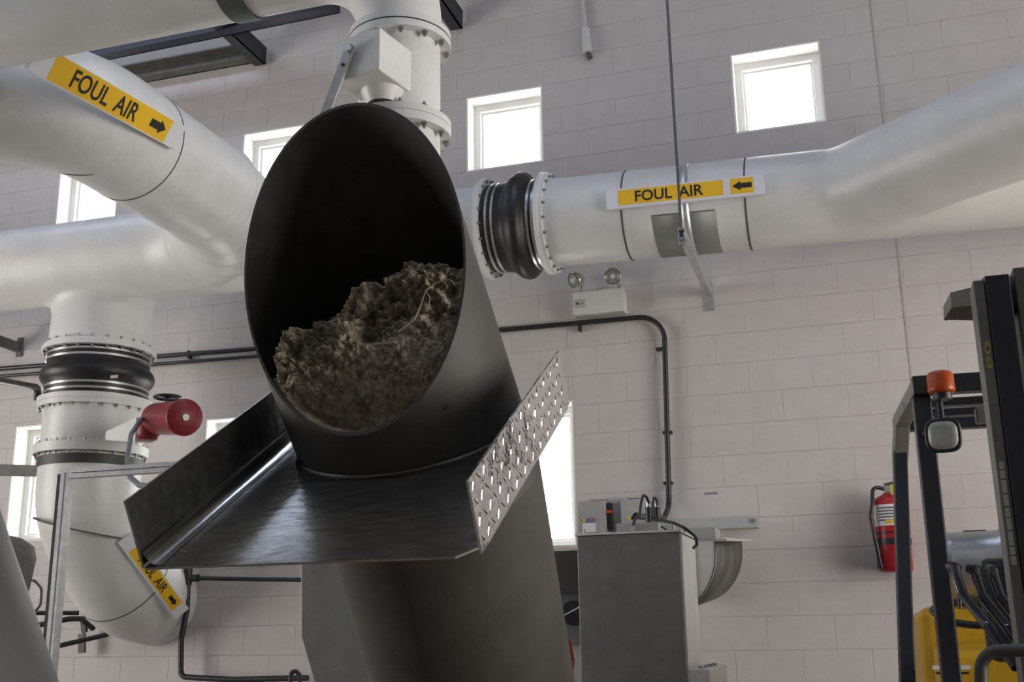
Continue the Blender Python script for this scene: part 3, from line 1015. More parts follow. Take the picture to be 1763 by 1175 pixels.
# lower left sign on the elbow
pdir = V((0.04, 0.66, -0.73)).normalized()
sn3 = V((0.80, -0.44, -0.36)); sn3 = (sn3 - pdir * sn3.dot(pdir)).normalized()
pc3 = V((DX + 0.01, DY + 0.2, 1.97)) + sn3 * (DR + 0.035)
e0 = on_plane(203, 936, pc3, sn3); e1 = on_plane(303, 1068, pc3, sn3)
xd = (e1 - e0).normalized(); yd = sn3.cross(xd).normalized()
Ls = (e1 - e0).length
sign('foul_air_sign', 'white and yellow sign slanting down the lower left elbow, partly behind the tray', e0, xd, yd, Ls, 0.115, 0.02,
     dict(strips=[(0.14 * Ls, 0.90 * Ls)], text=(0.26 * Ls, 0.68 * Ls), arrow=(0.76 * Ls, 0.87 * Ls)))

# ------------------------------------------------------------------ hanger of the right duct
hg = thing('pipe_hanger', 'galvanised strut arm with strap and saddle carrying the right hand duct', 'bracket', (-0.862, WY, 3.5))
arm = MB(); a0 = V((-0.862, WY, 3.545)); a1 = V((-0.862, 6.10, 3.575))
for dx in (-0.019, 0.019): arm.bar(a0 + V((dx, 0, 0)), a1 + V((dx, 0, 0)), 0.003, 0.062)
arm.bar(a0 + V((0, 0, -0.029)), a1 + V((0, 0, -0.029)), 0.041, 0.003)
arm.build('strut_arm', M_GALV, hg)
MB().box((-0.862, WY - 0.006, 3.52), (0.06, 0.012, 0.20)).build('wall_plate', M_GALV, hg)
st = MB(); d_, a_, b_ = HD, V((0, 1, 0)), V((0, 0, 1))
vs = []
n_ = 28
for k in range(n_ + 1):
    an = math.radians(75 + 205 * k / n_)
    for s, r in ((-0.026, 1.035), (0.026, 1.035)):
        vs.append(hp_(-0.868) + HD * s + (a_ * math.cos(an) + b_ * math.sin(an)) * HR * r)
st.add(vs, [(2 * k, 2 * k + 1, 2 * k + 3, 2 * k + 2) for k in range(n_)], True)
sto = st.build('strap', M_GALV, hg); sm = sto.modifiers.new('t', 'SOLIDIFY'); sm.thickness = 0.004
sd = MB(); vs = []
for k in range(n_ + 1):
    an = math.radians(203 + 80 * k / n_)
    for s in (-0.205, 0.18): vs.append(hp_(-0.868) + HD * s + (a_ * math.cos(an) + b_ * math.sin(an)) * HR * 1.006)
sd.add(vs, [(2 * k, 2 * k + 1, 2 * k + 3, 2 * k + 2) for k in range(n_)], True)
sdo = sd.build('saddle_plate', mat('saddle_sheet', (0.23, 0.24, 0.225), 0.5, metal=0.4), hg); sm = sdo.modifiers.new('t', 'SOLIDIFY'); sm.thickness = 0.003; sm.offset = 1
rod = thing('threaded_rod', 'long thin threaded rod hanging down in front of the right hand duct', 'rod', (-0.868, 6.14, 3.55))
MB().tube([V((-0.868, 6.14, 3.53)), V((-0.885, 6.14, ZT))], 0.0085, 10).build('shank', mat('rod_steel', (0.13, 0.135, 0.14), 0.5, metal=0.5), rod)
MB().disc((-0.868, 6.14, 3.60), (0, 0, 1), 0, 0.018, 0.02, 6).build('nut', M_BOLT, rod)
MB().disc((-0.868, 6.14, 3.515), (0, 0, 1), 0, 0.018, 0.02, 6).build('nut', M_BOLT, rod)

# ------------------------------------------------------------------ upper duct, damper with lever, drop behind the chute
PD = 4.2
pc = at(689, 76, d=PD); PYd = pc.y; PX = pc.x
z1 = pc.z; z2 = at(687, 228, Y=PYd).z
PR = 0.152; FR = 0.192
ud = thing('foul_air_duct', 'white duct across the top left corner ending in an elbow above the damper', 'duct', (PX, PYd, z1))
bz = at(0, 122, Y=PYd - 0.05).z + 0.165 * 1.05 + 0.075
ub = fillet([V((-7.0, PYd, bz + 0.0)), V((PX, PYd, bz)), V((PX, PYd, z1 - 0.35))], 0.40, 20)
ub = [p for p in ub if p.z > z1 + 0.02] + [V((PX, PYd, z1 + 0.005))]
MB().tube(ub, [0.168] * (len(ub) - 6) + [0.166, 0.163, 0.160, 0.157, 0.154, 0.152], 56).build('pipe', M_FRP, ud)
xb = at(412, 20, Y=PYd).x
MB().ring((xb, PYd, bz), (1, 0, 0), -0.05, 0.055, 0.176, 0.16, 56).build('coupling_band', M_BAND, ud)
uf = MB().ring((PX, PYd, z1), (0, 0, 1), 0.004, 0.030, FR * 0.995, PR - 0.02, 56).build('flange', M_FRP, ud)
dm = thing('duct_damper', 'white duct damper with a boxed actuator and lever above the chute', 'damper', (PX, PYd, z2))
MB().tube([V((PX, PYd, z2)), V((PX, PYd, z1))], PR, 48).build('body', M_FRP, dm)
MB().ring((PX, PYd, z1), (0, 0, 1), -0.001, 0.004, FR * 1.003, PR - 0.02, 56).build('gasket', M_BLACK, dm)
f1 = MB().ring((PX, PYd, z1), (0, 0, 1), -0.028, -0.001, FR, PR - 0.02, 56).build('flange', M_FRP, dm)
bolts(f1, (PX, PYd, z1), (0, 0, 1), -0.028, FR * 0.905, 12, BOLT_S, -1, 0.2)
f2 = MB().ring((PX, PYd, z2), (0, 0, 1), 0.004, 0.030, FR, PR - 0.02, 56).build('flange', M_FRP, dm)
bolts(f2, (PX, PYd, z2), (0, 0, 1), 0.030, FR * 0.905, 12, BOLT_S, 1, 0.2)
# actuator box turned towards the viewer
e_t = at(654, 46, d=PD - 0.33); e_b = V((e_t.x, e_t.y, at(653, 119, X=e_t.x).z))
lft = at(567, 62, d=PD - 0.22); lft = V((lft.x, lft.y, e_t.z)) - e_t
rgt = V((PX + 0.09, PYd - 0.02, e_t.z)) - e_t
lft = lft.normalized() * 0.20; 
rgt = (rgt - lft.normalized() * rgt.dot(lft.normalized())).normalized() * 0.24
hgt = V((0, 0, e_t.z - e_b.z))
bx = MB().hexa([e_b, e_b + rgt, e_b + rgt + lft, e_b + lft, e_t, e_t + rgt, e_t + rgt + lft, e_t + lft]).build('actuator_box', M_FRP, dm, bevel=0.006)
und = MB()
cb = e_b + rgt * 0.62 + lft * 0.45
und.lathe(cb + V((0, 0, -0.05)), (0, 0, 1), [(0, 0.055), (0.052, 0.08)], 24)
und.build('box_spigot', M_FRP, dm)
# lever arm with a round head and pivot
fa = (lft.normalized().cross(V((0, 0, 1)))).normalized()
if fa.dot((EYEP - e_t)) < 0: fa = -fa
la0 = on_plane(603, 86, e_t + fa * 0.012, fa); la1 = on_plane(548, 232, e_t + fa * 0.012, fa)
ld = (la1 - la0).normalized()
sd_ = fa.cross(ld).normalized(); wv = 0.020
poly = [la0 + sd_ * wv, la1 + sd_ * wv, la1 - sd_ * wv, la0 - sd_ * wv]
poly += [la0 - sd_ * (wv * math.cos(t * PI / 8)) - ld * (wv * math.sin(t * PI / 8)) for t in range(1, 8)]
MB().slab(poly, fa * 0.008).build('lever', mat('lever_steel', (0.42, 0.42, 0.40), 0.45, metal=0.6, var=0.2, vscale=30), dm)
MB().disc(la0, fa, -0.08, 0.022, 0.013, 16).build('pivot', M_GALV, dm)
MB().disc(la0 + ld * 0.06 , fa, 0.006, 0.013, 0.006, 10).build('pin', M_BLACK, dm)
pdn = thing('foul_air_duct', 'white flanged duct dropping behind the chute below the damper', 'duct', (PX, PYd, 1.9))
MB().tube(fillet([V((PX, PYd, z2)), V((PX, PYd, 2.45)), V((PX + 0.30, PYd - 0.26, 1.9))], 0.3, 8), PR, 48).build('pipe', M_FRP, pdn)
f3 = MB().ring((PX, PYd, z2), (0, 0, 1), -0.030, 0.002, FR, PR - 0.02, 56).build('flange', M_FRP, pdn)
bolts(f3, (PX, PYd, z2), (0, 0, 1), -0.030, FR * 0.905, 12, BOLT_S, -1, 0.2)

# ------------------------------------------------------------------ steel framing high on the wall
def channel(a, b, w, h, t=0.012, up=(0, 0, 1)):
    """C-section bar from a to b"""
    a = V(a); b = V(b); d = (b - a).normalized(); u = V(up); s = d.cross(u).normalized()
    mb = MB()
    mb.box((a + b) / 2 - s * (w / 2 - t / 2), ((b - a).length, t, h), (d, s, u))
    for k in (-1, 1): mb.box((a + b) / 2 + u * (k * (h / 2 - t / 2)), ((b - a).length, w, t), (d, s, u))
    return mb


bz0 = 5.862
tag(channel((-8.5, 6.74, bz0 + 0.10), (-3.4, 6.66, bz0 + 0.10), 0.10, 0.22).build('steel_beam', M_NAVY), 'navy steel beam behind the upper left duct', 'beam')
tag(channel((-6.1, 7.19, bz0 + 0.11), (-4.40, 7.19, bz0 + 0.11), 0.10, 0.14).build('wall_channel', M_DUNSTEEL), 'dusty grey steel channel fixed along the block wall, top left', 'beam')
for i, (x, lb) in enumerate(((-4.317, 'dark steel arm jutting from the wall above the left windows'), (-2.61, 'dark steel arm jutting from the wall at the top centre'))):
    o = MB()
    o.box((x - 0.01, 6.2, bz0 + 0.075), (0.016, 2.06, 0.15)).box((x - 0.05, 6.2, bz0 + 0.008), (0.10, 2.06, 0.016)).box((x - 0.05, 6.2, bz0 + 0.142), (0.10, 2.06, 0.016))
    o = o.build('cantilever_arm', M_DKSTEEL)
    tag(o, lb, 'bracket', 'cantilever arms')

# ------------------------------------------------------------------ conduits on the wall
CY = 7.205


def conduit(name, label, pts, r, R=0.1, m=M_BLACK, clips=()):
    rt = thing(name, label, 'conduit', pts[0])
    MB().tube(fillet(pts, R, 8), r, 14).build('run', m, rt)
    for c in clips:
        c = V(c)
        MB().box(c + V((0, 0.004, 0)), (0.03 if r < .02 else 0.045, 0.07, 2.9 * r if r > 0 else 0.05)).build('clip', m, rt, bevel=0.004)
    return rt


c0 = at(1150, 730, Y=CY); c1 = at(1152, 835, Y=CY)
cd_ = conduit('black_conduit', 'long black conduit running along the wall, then down beside the emergency light',
              [at(-60, 640, Y=CY), at(450, 600, Y=CY), at(880, 567, Y=CY), at(1143, 543, Y=CY), at(1152, 872, Y=CY), at(1143, 893, Y=7.0), at(1095, 889, Y=5.75)],
              0.0180, [0.1, 0.1, 0.17, 0.10, 0.08])
for (u, v) in ((1137, 601), (1149, 745), (1150, 832), (998, 563), (325, 611), (90, 629)):
    p = at(u, v, Y=CY)
    horiz = v < 598 or u < 400
    MB().box(p + V((0, 0.012, 0)), (0.020 if horiz else 0.062, 0.05, 0.062 if horiz else 0.020)).build('clip', M_BLACK, cd_, bevel=0.004)
conduit('black_conduit', 'lower of two parallel black conduits on the left wall', [at(-60, 653, Y=CY), at(452, 613, Y=CY), at(640, 598, Y=CY)], 0.0140)
conduit('black_conduit', 'black pipe with elbow at the left edge beside the rubber joint',
        [at(-40, 648, Y=6.0), at(66, 668, Y=6.95), at(64, 690, Y=6.95)], 0.026, 0.05)
rt = conduit('black_conduit', 'black vertical conduit with tee right of the lower left elbow',
             [at(324, 984, Y=7.15), at(322, 1050, Y=7.15), at(312, 1100, Y=7.12), at(311, 1166, Y=7.12), at(400, 1171, Y=7.12), at(530, 1168, Y=7.12)], 0.020, 0.05)
MB().tube([at(325, 996, Y=7.15), at(525, 999, Y=7.15)], 0.016, 12).build('side_run', M_BLACK, rt)
MB().tube([at(325, 974, Y=7.15), at(323, 1008, Y=7.15)], 0.030, 14).build('tee_fitting', M_BLACK, rt)
MB().tube([at(326, 996, Y=7.15), at(342, 996, Y=7.15)], 0.026, 14).build('tee_branch', M_BLACK, rt)
# low pipes with brackets, bottom left
rt = thing('pipe_support', 'black small pipes on dark brackets under the lower left elbow', 'pipe', at(140, 1120, Y=7.1))
MB().tube(fillet([at(62, 1078, Y=6.9), at(120, 1066, Y=6.95), at(140, 1066, Y=7.05), at(160, 1083, Y=7.2)], 0.05, 5), 0.020, 12).build('pipe', M_BLACK, rt)
MB().tube([at(78, 1118, Y=6.9), at(186, 1093, Y=7.05)], 0.018, 12).build('pipe', M_BLACK, rt)
MB().tube([at(62, 1056, Y=6.9), at(136, 1056, Y=7.1)], 0.016, 12).build('pipe', M_BLACK, rt)
MB().bar(at(141, 1092, Y=7.15), at(141, 1125, Y=7.15), 0.055, 0.02, (0, 1, 0)).build('bracket', M_DUNSTEEL, rt)
MB().bar(at(142, 1062, Y=7.15), at(146, 1090, Y=7.15), 0.04, 0.02, (0, 1, 0)).build('bracket', M_DKSTEEL, rt)
# grey bar across the lower left window, angle bracket further up
tag(MB().bar(at(-60, 808, Y=6.75), at(74, 812, Y=6.75), 0.05, 0.082).build('flat_bar', M_DUNSTEEL, bevel=0.004), 'dark horizontal steel bar crossing the leftmost low window', 'bar')
ab = thing('angle_bracket', 'grey angle bracket with end plate fixed to the wall at the left edge', 'bracket', at(36, 596, Y=WY))
pa = at(34, 598, Y=WY - 0.01)
MB().bar(pa + V((-0.02, 0, 0)), pa + V((-0.02, -0.55, 0.01)), 0.05, 0.075).build('arm', M_DUNSTEEL, ab)
MB().box(pa + V((0, 0, 0)), (0.055, 0.014, 0.16)).build('end_plate', M_DUNSTEEL, ab)
# wall sensor on its thin conduit, top centre
sn_ = thing('wall_sensor', 'small pale sensor hanging from a thin painted conduit at the top of the wall', 'sensor', at(1012, 95, Y=7.2))
M_PAINTC = mat('painted_conduit', (0.55, 0.535, 0.53), 0.5)
MB().tube([at(1001, -60, Y=7.225), at(1004, 8, Y=7.225), at(1008, 52, Y=7.225)], 0.016, 10).build('conduit', M_PAINTC, sn_)
MB().tube([at(1008, 50, Y=7.215), at(1012, 92, Y=7.205)], [0.030, 0.036], 14).build('housing', mat('sensor_white', (0.66, 0.65, 0.64), 0.5), sn_)
MB().tube([at(1012, 92, Y=7.205), at(1016, 100, Y=7.205)], 0.022, 12).build('probe', M_DUNSTEEL, sn_)

# ------------------------------------------------------------------ emergency light
el = thing('emergency_light', 'pale emergency light box with two round lamp heads on the wall', 'emergency light', at(1030, 545, Y=WY))
pA = at(986, 541, Y=7.13); pB = at(1073, 498, Y=7.13)
w_ = pB.x - pA.x; zc = (at(1030, 539, Y=7.13).z + at(1030, 499, Y=7.13).z) / 2
hh_ = at(1030, 499, Y=7.13).z - at(1030, 539, Y=7.13).z
MB().box((pA.x + w_ / 2, 7.19, zc), (w_, 0.115, hh_)).build('housing', M_EMBOX, el, bevel=0.008)
pt = at(998, 523, Y=7.13)
pnl = MB().box((pt.x, 7.1315, pt.z), (0.075, 0.004, 0.06)).build('test_panel', mat('panel_grey', (0.42, 0.45, 0.42), 0.5), el)
MB().disc((pt.x - 0.015, 7.130, pt.z), (0, -1, 0), 0, 0.005, 0.008, 12).build('button', M_BLACK, pnl)
MB().disc((pt.x + 0.022, 7.130, pt.z), (0, -1, 0), 0, 0.004, 0.005, 12).build('indicator', mat('red_dot', (0.55, 0.1, 0.12), 0.5), pnl)
for (u, v, dv) in ((990, 482, V((-0.55, -0.75, -0.35))), (1055, 476, V((0.15, -0.92, -0.30)))):
    c = at(u, v, Y=7.12); dv = dv.normalized()
    hd_ = MB().lathe(c - dv * 0.07, dv, [(0, 0.018), (0.02, 0.040), (0.06, 0.056), (0.085, 0.058), (0.088, 0.052)], 28).build('lamp_head', M_CHROME, el)
    MB().lathe(c - dv * 0.07, dv, [(0.080, 0.052), (0.088, 0.046), (0.094, 0.025), (0.096, 0.0)], 28).build('lens', M_LENS, hd_)
    MB().disc(c - dv * 0.0, dv, 0.018, 0.028, 0.016, 14).build('bulb', mat('bulb_glass', (0.75, 0.78, 0.82), 0.15), hd_)
    MB().tube([c - dv * 0.03 + V((0.02, 0.03, -0.02)), V((c.x + 0.03, 7.18, zc + hh_ / 2))], 0.012, 10).build('stem', M_CHROME, el)

# ------------------------------------------------------------------ fire extinguisher
fx = thing('fire_extinguisher', 'red fire extinguisher with black hose strapped to the block wall', 'extinguisher', at(1540, 988, Y=7.15))
ebx = at(1541, 985, Y=7.12); etx = at(1533, 852, Y=7.12)
exx = (ebx.x + etx.x) / 2; exr = 0.098
MB().lathe((exx, 7.125, 0), (0, 0, 1), [(ebx.z, 0), (ebx.z, exr * 0.93), (ebx.z + 0.015, exr), (etx.z - 0.045, exr), (etx.z - 0.018, exr * 0.80), (etx.z, exr * 0.42), (etx.z + 0.012, exr * 0.3), (etx.z + 0.012, 0)], 36).build('cylinder', M_EXTRED, fx)
lz0 = at(1533, 905, Y=7.03).z; lz1 = at(1533, 868, Y=7.03).z


def arc_patch(cx, cy, r, a0, a1, z0, z1, n=12):
    vs = []
    for k in range(n + 1):
        an = math.radians(a0 + (a1 - a0) * k / n)
        for z in (z0, z1): vs.append(V((cx + math.cos(an) * r, cy + math.sin(an) * r, z)))
    return MB().add(vs, [(2 * k, 2 * k + 1, 2 * k + 3, 2 * k + 2) for k in range(n)], True)


lab = arc_patch(exx, 7.125, exr + 0.001, -165, -15, lz0, lz1).build('label', M_LABEL, fx)
for i in range(5):
    z = lz1 - 0.02 - i * 0.018
    arc_patch(exx, 7.125, exr + 0.0018, -140, -70 if i % 2 else -55, z - 0.006, z + 0.003).build('label_line', M_LABTXT, lab)
arc_patch(exx, 7.125, exr + 0.0018, -112, -85, lz0 + 0.01, lz0 + 0.035).build('label_patch', M_YELLAB, lab)
for z in (at(1530, 917, Y=7.03).z, at(1530, 932, Y=7.03).z):
    pass
zs = at(1530, 932, Y=7.03).z
MB().ring((exx, 7.125, 0), (0, 0, 1), zs - 0.018, zs + 0.018, exr + 0.006, exr, 36).build('strap', M_BLACK, fx)
zs2 = at(1530, 917, Y=7.03).z
MB().ring((exx, 7.125, 0), (0, 0, 1), zs2 - 0.005, zs2 + 0.005, exr + 0.004, exr, 36).build('strap', M_BLACK, fx)
MB().box((exx - exr + 0.005, 7.215, zs - 0.04), (0.02, 0.07, 0.22)).build('wall_bracket', M_BLACK, fx)
MB().box((exx, 7.125, etx.z + 0.03), (0.05, 0.04, 0.05)).build('valve_head', M_GALV, fx)
MB().bar(V((exx - 0.02, 7.12, etx.z + 0.06)), V((exx + 0.10, 7.06, etx.z + 0.075)), 0.022, 0.014).build('handle', M_BLACK, fx)
MB().box((exx + 0.045, 7.04, etx.z + 0.02), (0.07, 0.004, 0.06)).build('inspection_tag', M_YELLAB, fx)
MB().tube(fillet([V((exx - 0.02, 7.12, etx.z + 0.035)), V((exx - 0.09, 7.09, etx.z + 0.05)), at(1502, 868, Y=7.05), at(1499, 890, Y=7.05), at(1506, 925, Y=7.05), at(1514, 962, Y=7.06), at(1518, 978, Y=7.06)], 0.09, 8), 0.012, 10).build('hose', M_BLACK, fx)
# small wall marks: label plate, plugged holes
tag(MB().box(at(1224, 850, Y=WY - 0.001), (0.085, 0.003, 0.016)).build('name_plate', mat('plate_grey', (0.25, 0.25, 0.26), 0.5), bevel=0.001), 'tiny grey name plate on the wall above the trough', 'plate')

# ------------------------------------------------------------------ strut frame in front of the drop leg
sf = thing('strut_frame', 'pale galvanised strut frame standing in front of the lower left duct', 'frame', at(92, 1172, Y=4.25))
FY = 4.25
t0 = at(117, 806, Y=FY); 
vx = t0.x
strut = MB()
strut.box((vx, FY, t0.z / 2 + 0.006), (0.044, 0.044, t0.z - 0.012))
so1 = strut.build('post', M_GALV, sf)
sl_m = MB().box((0, 0, 0), (0.012, 0.004, 0.028)).mesh('slot', M_SEAM)
hb0 = at(118, 816, Y=FY); hb1 = at(690, 850, Y=FY)
hb = MB().box(((vx + hb1.x) / 2 + 0.02, FY, hb0.z - 0.002), (hb1.x - vx, 0.044, 0.044)).build('crossbar', M_GALV, sf)
MB().box(((vx + hb1.x) / 2 + 0.03, FY - 0.0225, hb0.z - 0.002), (hb1.x - vx - 0.02, 0.003, 0.004)).build('groove', M_SEAM, hb)
MB().box((vx - 0.028, FY - 0.010, t0.z / 2), (0.014, 0.026, t0.z - 0.06)).build('black_strip', M_BLACK, so1)  # solid black strip along the left of the post
MB().box((vx + 0.004, FY - 0.0225, t0.z / 2 + 0.2), (0.004, 0.003, t0.z - 0.45)).build('groove', mat('groove_grey', (0.32, 0.34, 0.37), 0.5, metal=0.5), so1)
MB().box((hb1.x, FY, hb0.z / 2), (0.044, 0.044, hb0.z - 0.03)).build('post', M_GALV, sf)

# ------------------------------------------------------------------ big grey tube in the lower left corner
g1 = at(-84, 1175, d=2.6); g0 = at(-270, 700, d=2.3)
gdir = (g0 - g1).normalized()
gt = thing('grey_tube', 'smooth grey steel tube leaning in at the lower left corner', 'tube', (g1.x, g1.y, 0))
rG = 0.215
base = g1 - gdir * ((g1.z) / gdir.z * 0.9)
MB().tube([base, g1, g1 + gdir * 1.3], rG, 56).build('tube', mat('grey_tube_paint', (0.155, 0.155, 0.160), 0.45, metal=0.3), gt)
mt = thing('motor_cover', 'dark rounded motor cover behind the grey corner tube', 'motor', at(20, 1020, Y=5.2))
mc = at(24, 975, Y=5.2)
MB().lathe(mc + V((-0.10, 0, -0.10)), V((0.25, 0, 1)), [(-0.02, 0), (-0.02, 0.15), (0.0, 0.17), (0.18, 0.16), (0.24, 0.13), (0.27, 0.06), (0.275, 0)], 28).build('cover', M_DUNSTEEL, mt)
MB().tube([mc + V((-0.10, 0, -0.12)), V((mc.x - 0.12, mc.y, 0.0))], 0.10, 20).build('pedestal', M_GREYP, mt)
tag(MB().tube(fillet([at(40, 1004, Y=5.3), at(58, 998, Y=5.35), at(72, 1014, Y=5.4), at(70, 1042, Y=5.4), at(60, 1054, Y=5.4)], 0.04, 5), 0.008, 8).build('thin_cable', M_CABLE), 'thin dark cable curling beside the strut frame', 'cable')

# ------------------------------------------------------------------ grey hopper panel left of the chute foot
hpn = thing('hopper_housing', 'grey sheet steel hopper housing behind the chute foot', 'hopper', (-2.0, 4.6, 0))
HYp = 4.4
pts = [at(518, 960, Y=HYp), at(518, 1096, Y=HYp), at(545, 1190, Y=HYp), at(700, 1190, Y=HYp), at(700, 960, Y=HYp)]
pts = [V((p.x, HYp, p.z)) for p in pts]
MB().slab(pts, V((0, 0.5, 0))).build('side_panel', M_GREYS, hpn, bevel=0.004)
zl = pts[2].z
MB().box(((pts[2].x + pts[3].x) / 2, HYp + 0.25, zl / 2), (pts[3].x - pts[2].x - 0.04, 0.44, zl)).build('base', M_GREYP, hpn)
tag(MB().tube(fillet([at(500, 1180, Y=5.6), at(501, 1158, Y=5.6), at(510, 1156, Y=5.6), at(516, 1164, Y=5.6), at(516, 1190, Y=5.6)], 0.02, 5), 0.012, 10).build('lifting_loop', M_BLACK), 'small black loop by the foot of the hopper', 'loop')

# ------------------------------------------------------------------ grey conveyor box and trough
gb = thing('conveyor_housing', 'tall grey sheet steel conveyor housing right of the chute', 'housing', (-1.11, 5.62, 0))
fl_ = at(993, 921, Y=5.4); fr_ = at(1170, 919, Y=5.4)
x0, x1 = fl_.x, fr_.x; zt_ = (fl_.z + fr_.z) / 2
MB().box(((x0 + x1) / 2, 5.625, zt_ / 2), (x1 - x0, 0.45, zt_)).build('body', M_GREYS, gb, bevel=0.004)
MB().box(((x0 + x1) / 2, 5.625, zt_ + 0.006), (x1 - x0 + 0.015, 0.47, 0.010)).build('lid', M_LGREY, gb)
MB().box((x1 + 0.003, 5.63, zt_ / 2), (0.006, 0.43, zt_ - 0.02)).build('lit_side_face', M_LGREY, gb)  # paler sheet: light falling on this side put into the colour
for (u, v) in ((1006, 914), (1159, 905), (1178, 902)):
    p = at(u, v, Y=5.55); MB().tube([V((p.x, 5.55, zt_)), V((p.x, 5.55, zt_ + 0.045))], 0.006, 8).build('lid_stud', M_BOLT, gb)
jb = thing('junction_box', 'low grey junction box on top of the conveyor housing', 'junction box', (x0 + 0.3, 5.55, zt_ + 0.011))
j0 = at(1062, 913, Y=5.47); j1 = at(1133, 899, Y=5.47)
MB().box(((j0.x + j1.x) / 2, 5.55, zt_ + 0.011 + 0.024), (j1.x - j0.x, 0.16, 0.048)).build('case', M_GREYP, jb, bevel=0.004)
pg = at(1090, 907, Y=5.46)
MB().disc((pg.x, 5.475, zt_ + 0.032), (0, -1, 0), 0, 0.02, 0.016, 6).build('cable_gland', M_GALV, jb)
for i, (pp_, lb) in enumerate((([(1090, 905, 5.45), (1093, 893, 5.45), (1101, 888, 5.5), (1103, 868, 5.55), (1107, 853, 5.6), (1113, 856, 5.65), (1117, 866, 5.7)], 'black cable looping up from the junction box gland'),
                               ([(1126, 892, 5.6), (1124, 868, 5.65), (1126, 856, 5.7), (1131, 862, 5.7), (1132, 872, 5.7)], 'short black cable loop between the two sensors'),
                               ([(1128, 894, 5.5), (1160, 901, 5.4), (1180, 910, 5.38), (1198, 925, 5.40), (1200, 938, 5.44), (1194, 944, 5.48)], 'black cable curving over the right edge of the housing'),
                               ([(1128, 896, 5.6), (1140, 908, 5.55), (1152, 916, 5.5), (1180, 915, 5.5)], 'thin black cable lying across the housing lid'))):
    tag(MB().tube(fillet([at(u, v, Y=y) for u, v, y in pp_], 0.03, 5), 0.0075 if i < 3 else 0.005, 8).build('black_cable', M_BLACK), lb, 'cable')
for i, (u, v) in enumerate(((1117, 879), (1131, 879))):
    p = at(u, v, Y=5.72)
    q = thing('limit_sensor', 'left of two black sensors behind the junction box' if i == 0 else 'right of two black sensors behind the junction box', 'sensor', (p.x, p.y, zt_ + 0.011), 'sensors on the housing lid')
    MB().tube([V((p.x, 5.72, zt_ + 0.011)), V((p.x, 5.72, p.z + 0.015))], 0.019, 14).build('body', M_BLACK, q)
    MB().tube([V((p.x, 5.72, p.z + 0.015)), V((p.x, 5.72, p.z + 0.05))], 0.012, 12).build('connector', M_GALV, q)
# trough from the housing to the wall
tr = thing('conveyor_trough', 'pale U-shaped conveyor trough between the housing and the wall', 'trough', (-1.05, 6.5, 1.4))
cxT, czT = -1.03, 1.735; rT = 0.285; TOPZ = 0.055; RISE = 0.09
sec = [V((cxT + rT, 0, czT + TOPZ))] + [V((cxT + rT * math.cos(a), 0, czT + rT * 1.1 * math.sin(a))) for a in [-i * PI / 20 for i in range(21)]] + [V((cxT - rT, 0, czT + TOPZ))]
tm = MB(); ya, yb = 5.86, 7.16
ns = len(sec)
tm.add([p + V((0, ya, 0)) for p in sec] + [p + V((0, yb, RISE)) for p in sec], [(i, i + 1, ns + i + 1, ns + i) for i in range(ns - 1)], True)
tm = tm.build('shell', mat('trough_shell', (0.16, 0.155, 0.14), 0.55, metal=0.3, col2=(0.06, 0.055, 0.045), vscale=5), tr); smd = tm.modifiers.new('t', 'SOLIDIFY'); smd.thickness = 0.006  # dirt, plus the unlit side put into the dark colour
MB().slab([p + V((0, ya + 0.012, 0)) for p in sec], V((0, -0.01, 0))).build('end_plate', M_LGREY, tr)  # pale grey carries the light on the trough's front
for sx in (-1, 1):
    xx_ = cxT + sx * (rT + 0.028)
    MB().bar(V((xx_, ya, czT + TOPZ + 0.003)), V((xx_, yb, czT + TOPZ + 0.003 + RISE)), 0.06, 0.012).build('flange', mat('trough_flange', (0.55, 0.53, 0.46), 0.55, var=0.25, vscale=16), tr)
MB().bar(V((cxT, 6.3, czT + TOPZ + 0.045)), V((cxT, 6.95, czT + TOPZ + 0.09)), rT * 1.9, 0.010).build('cover', M_LGREY, tr)
cb_ = at(1214, 922, Y=6.1)
MB().box((cb_.x - 0.03, 6.1, czT + TOPZ + 0.045), (0.20, 0.2, 0.075)).build('motor_box', M_GREYP, tr, bevel=0.004)
f0 = at(1110, 893, Y=7.235); f1_ = at(1306, 893, Y=7.235)
lg = thing('wall_ledger', 'pale galvanised ledger angle fixed to the wall behind the trough', 'bracket', (-1.0, WY, 2.0))
zz = (f0.z + f1_.z) / 2 - 0.035
MB().box(((f0.x + f1_.x) / 2, 7.244, zz), (f1_.x - f0.x, 0.012, 0.075)).box(((f0.x + f1_.x) / 2, 7.205, zz - 0.037), (f1_.x - f0.x, 0.08, 0.010)).build('angle', mat('ledger_pale', (0.56, 0.57, 0.55), 0.45, metal=0.4), lg)
MB().disc((f1_.x - 0.035, 7.238, zz + 0.006), (0, -1, 0), 0, 0.012, 0.014, 6).build('anchor_bolt', M_BOLT, lg)
hk = at(1203, 966, Y=5.9)
tag(MB().tube([hk + V((-0.03, 0, 0.01)), hk + V((0.01, -0.02, 0.012)), hk + V((0.022, -0.02, 0)), hk + V((0.01, -0.02, -0.012)), hk + V((-0.03, 0, -0.004))], 0.005, 8).build('hook', M_GALV), 'small bent steel hook on the side of the housing', 'hook')
# bolted flange at the foot of the housing, lower right
bf = thing('bolted_flange', 'pale bolted flange plate at the foot of the conveyor housing', 'flange', at(1215, 1175, Y=5.3))
pf0 = at(1196, 1160, Y=5.2); pf1 = at(1228, 1142, Y=5.75)
MB().box((pf0.x + 0.03, 5.45, pf0.z - 0.10), (0.09, 0.62, 0.24)).build('plate', M_LGREY, bf, bevel=0.004)
for k in range(4):
    MB().disc((pf0.x + 0.03, 5.20 + k * 0.15, pf0.z + 0.02), (0, 0, 1), 0, 0.012, 0.014, 6).build('bolt', M_BOLT, bf)
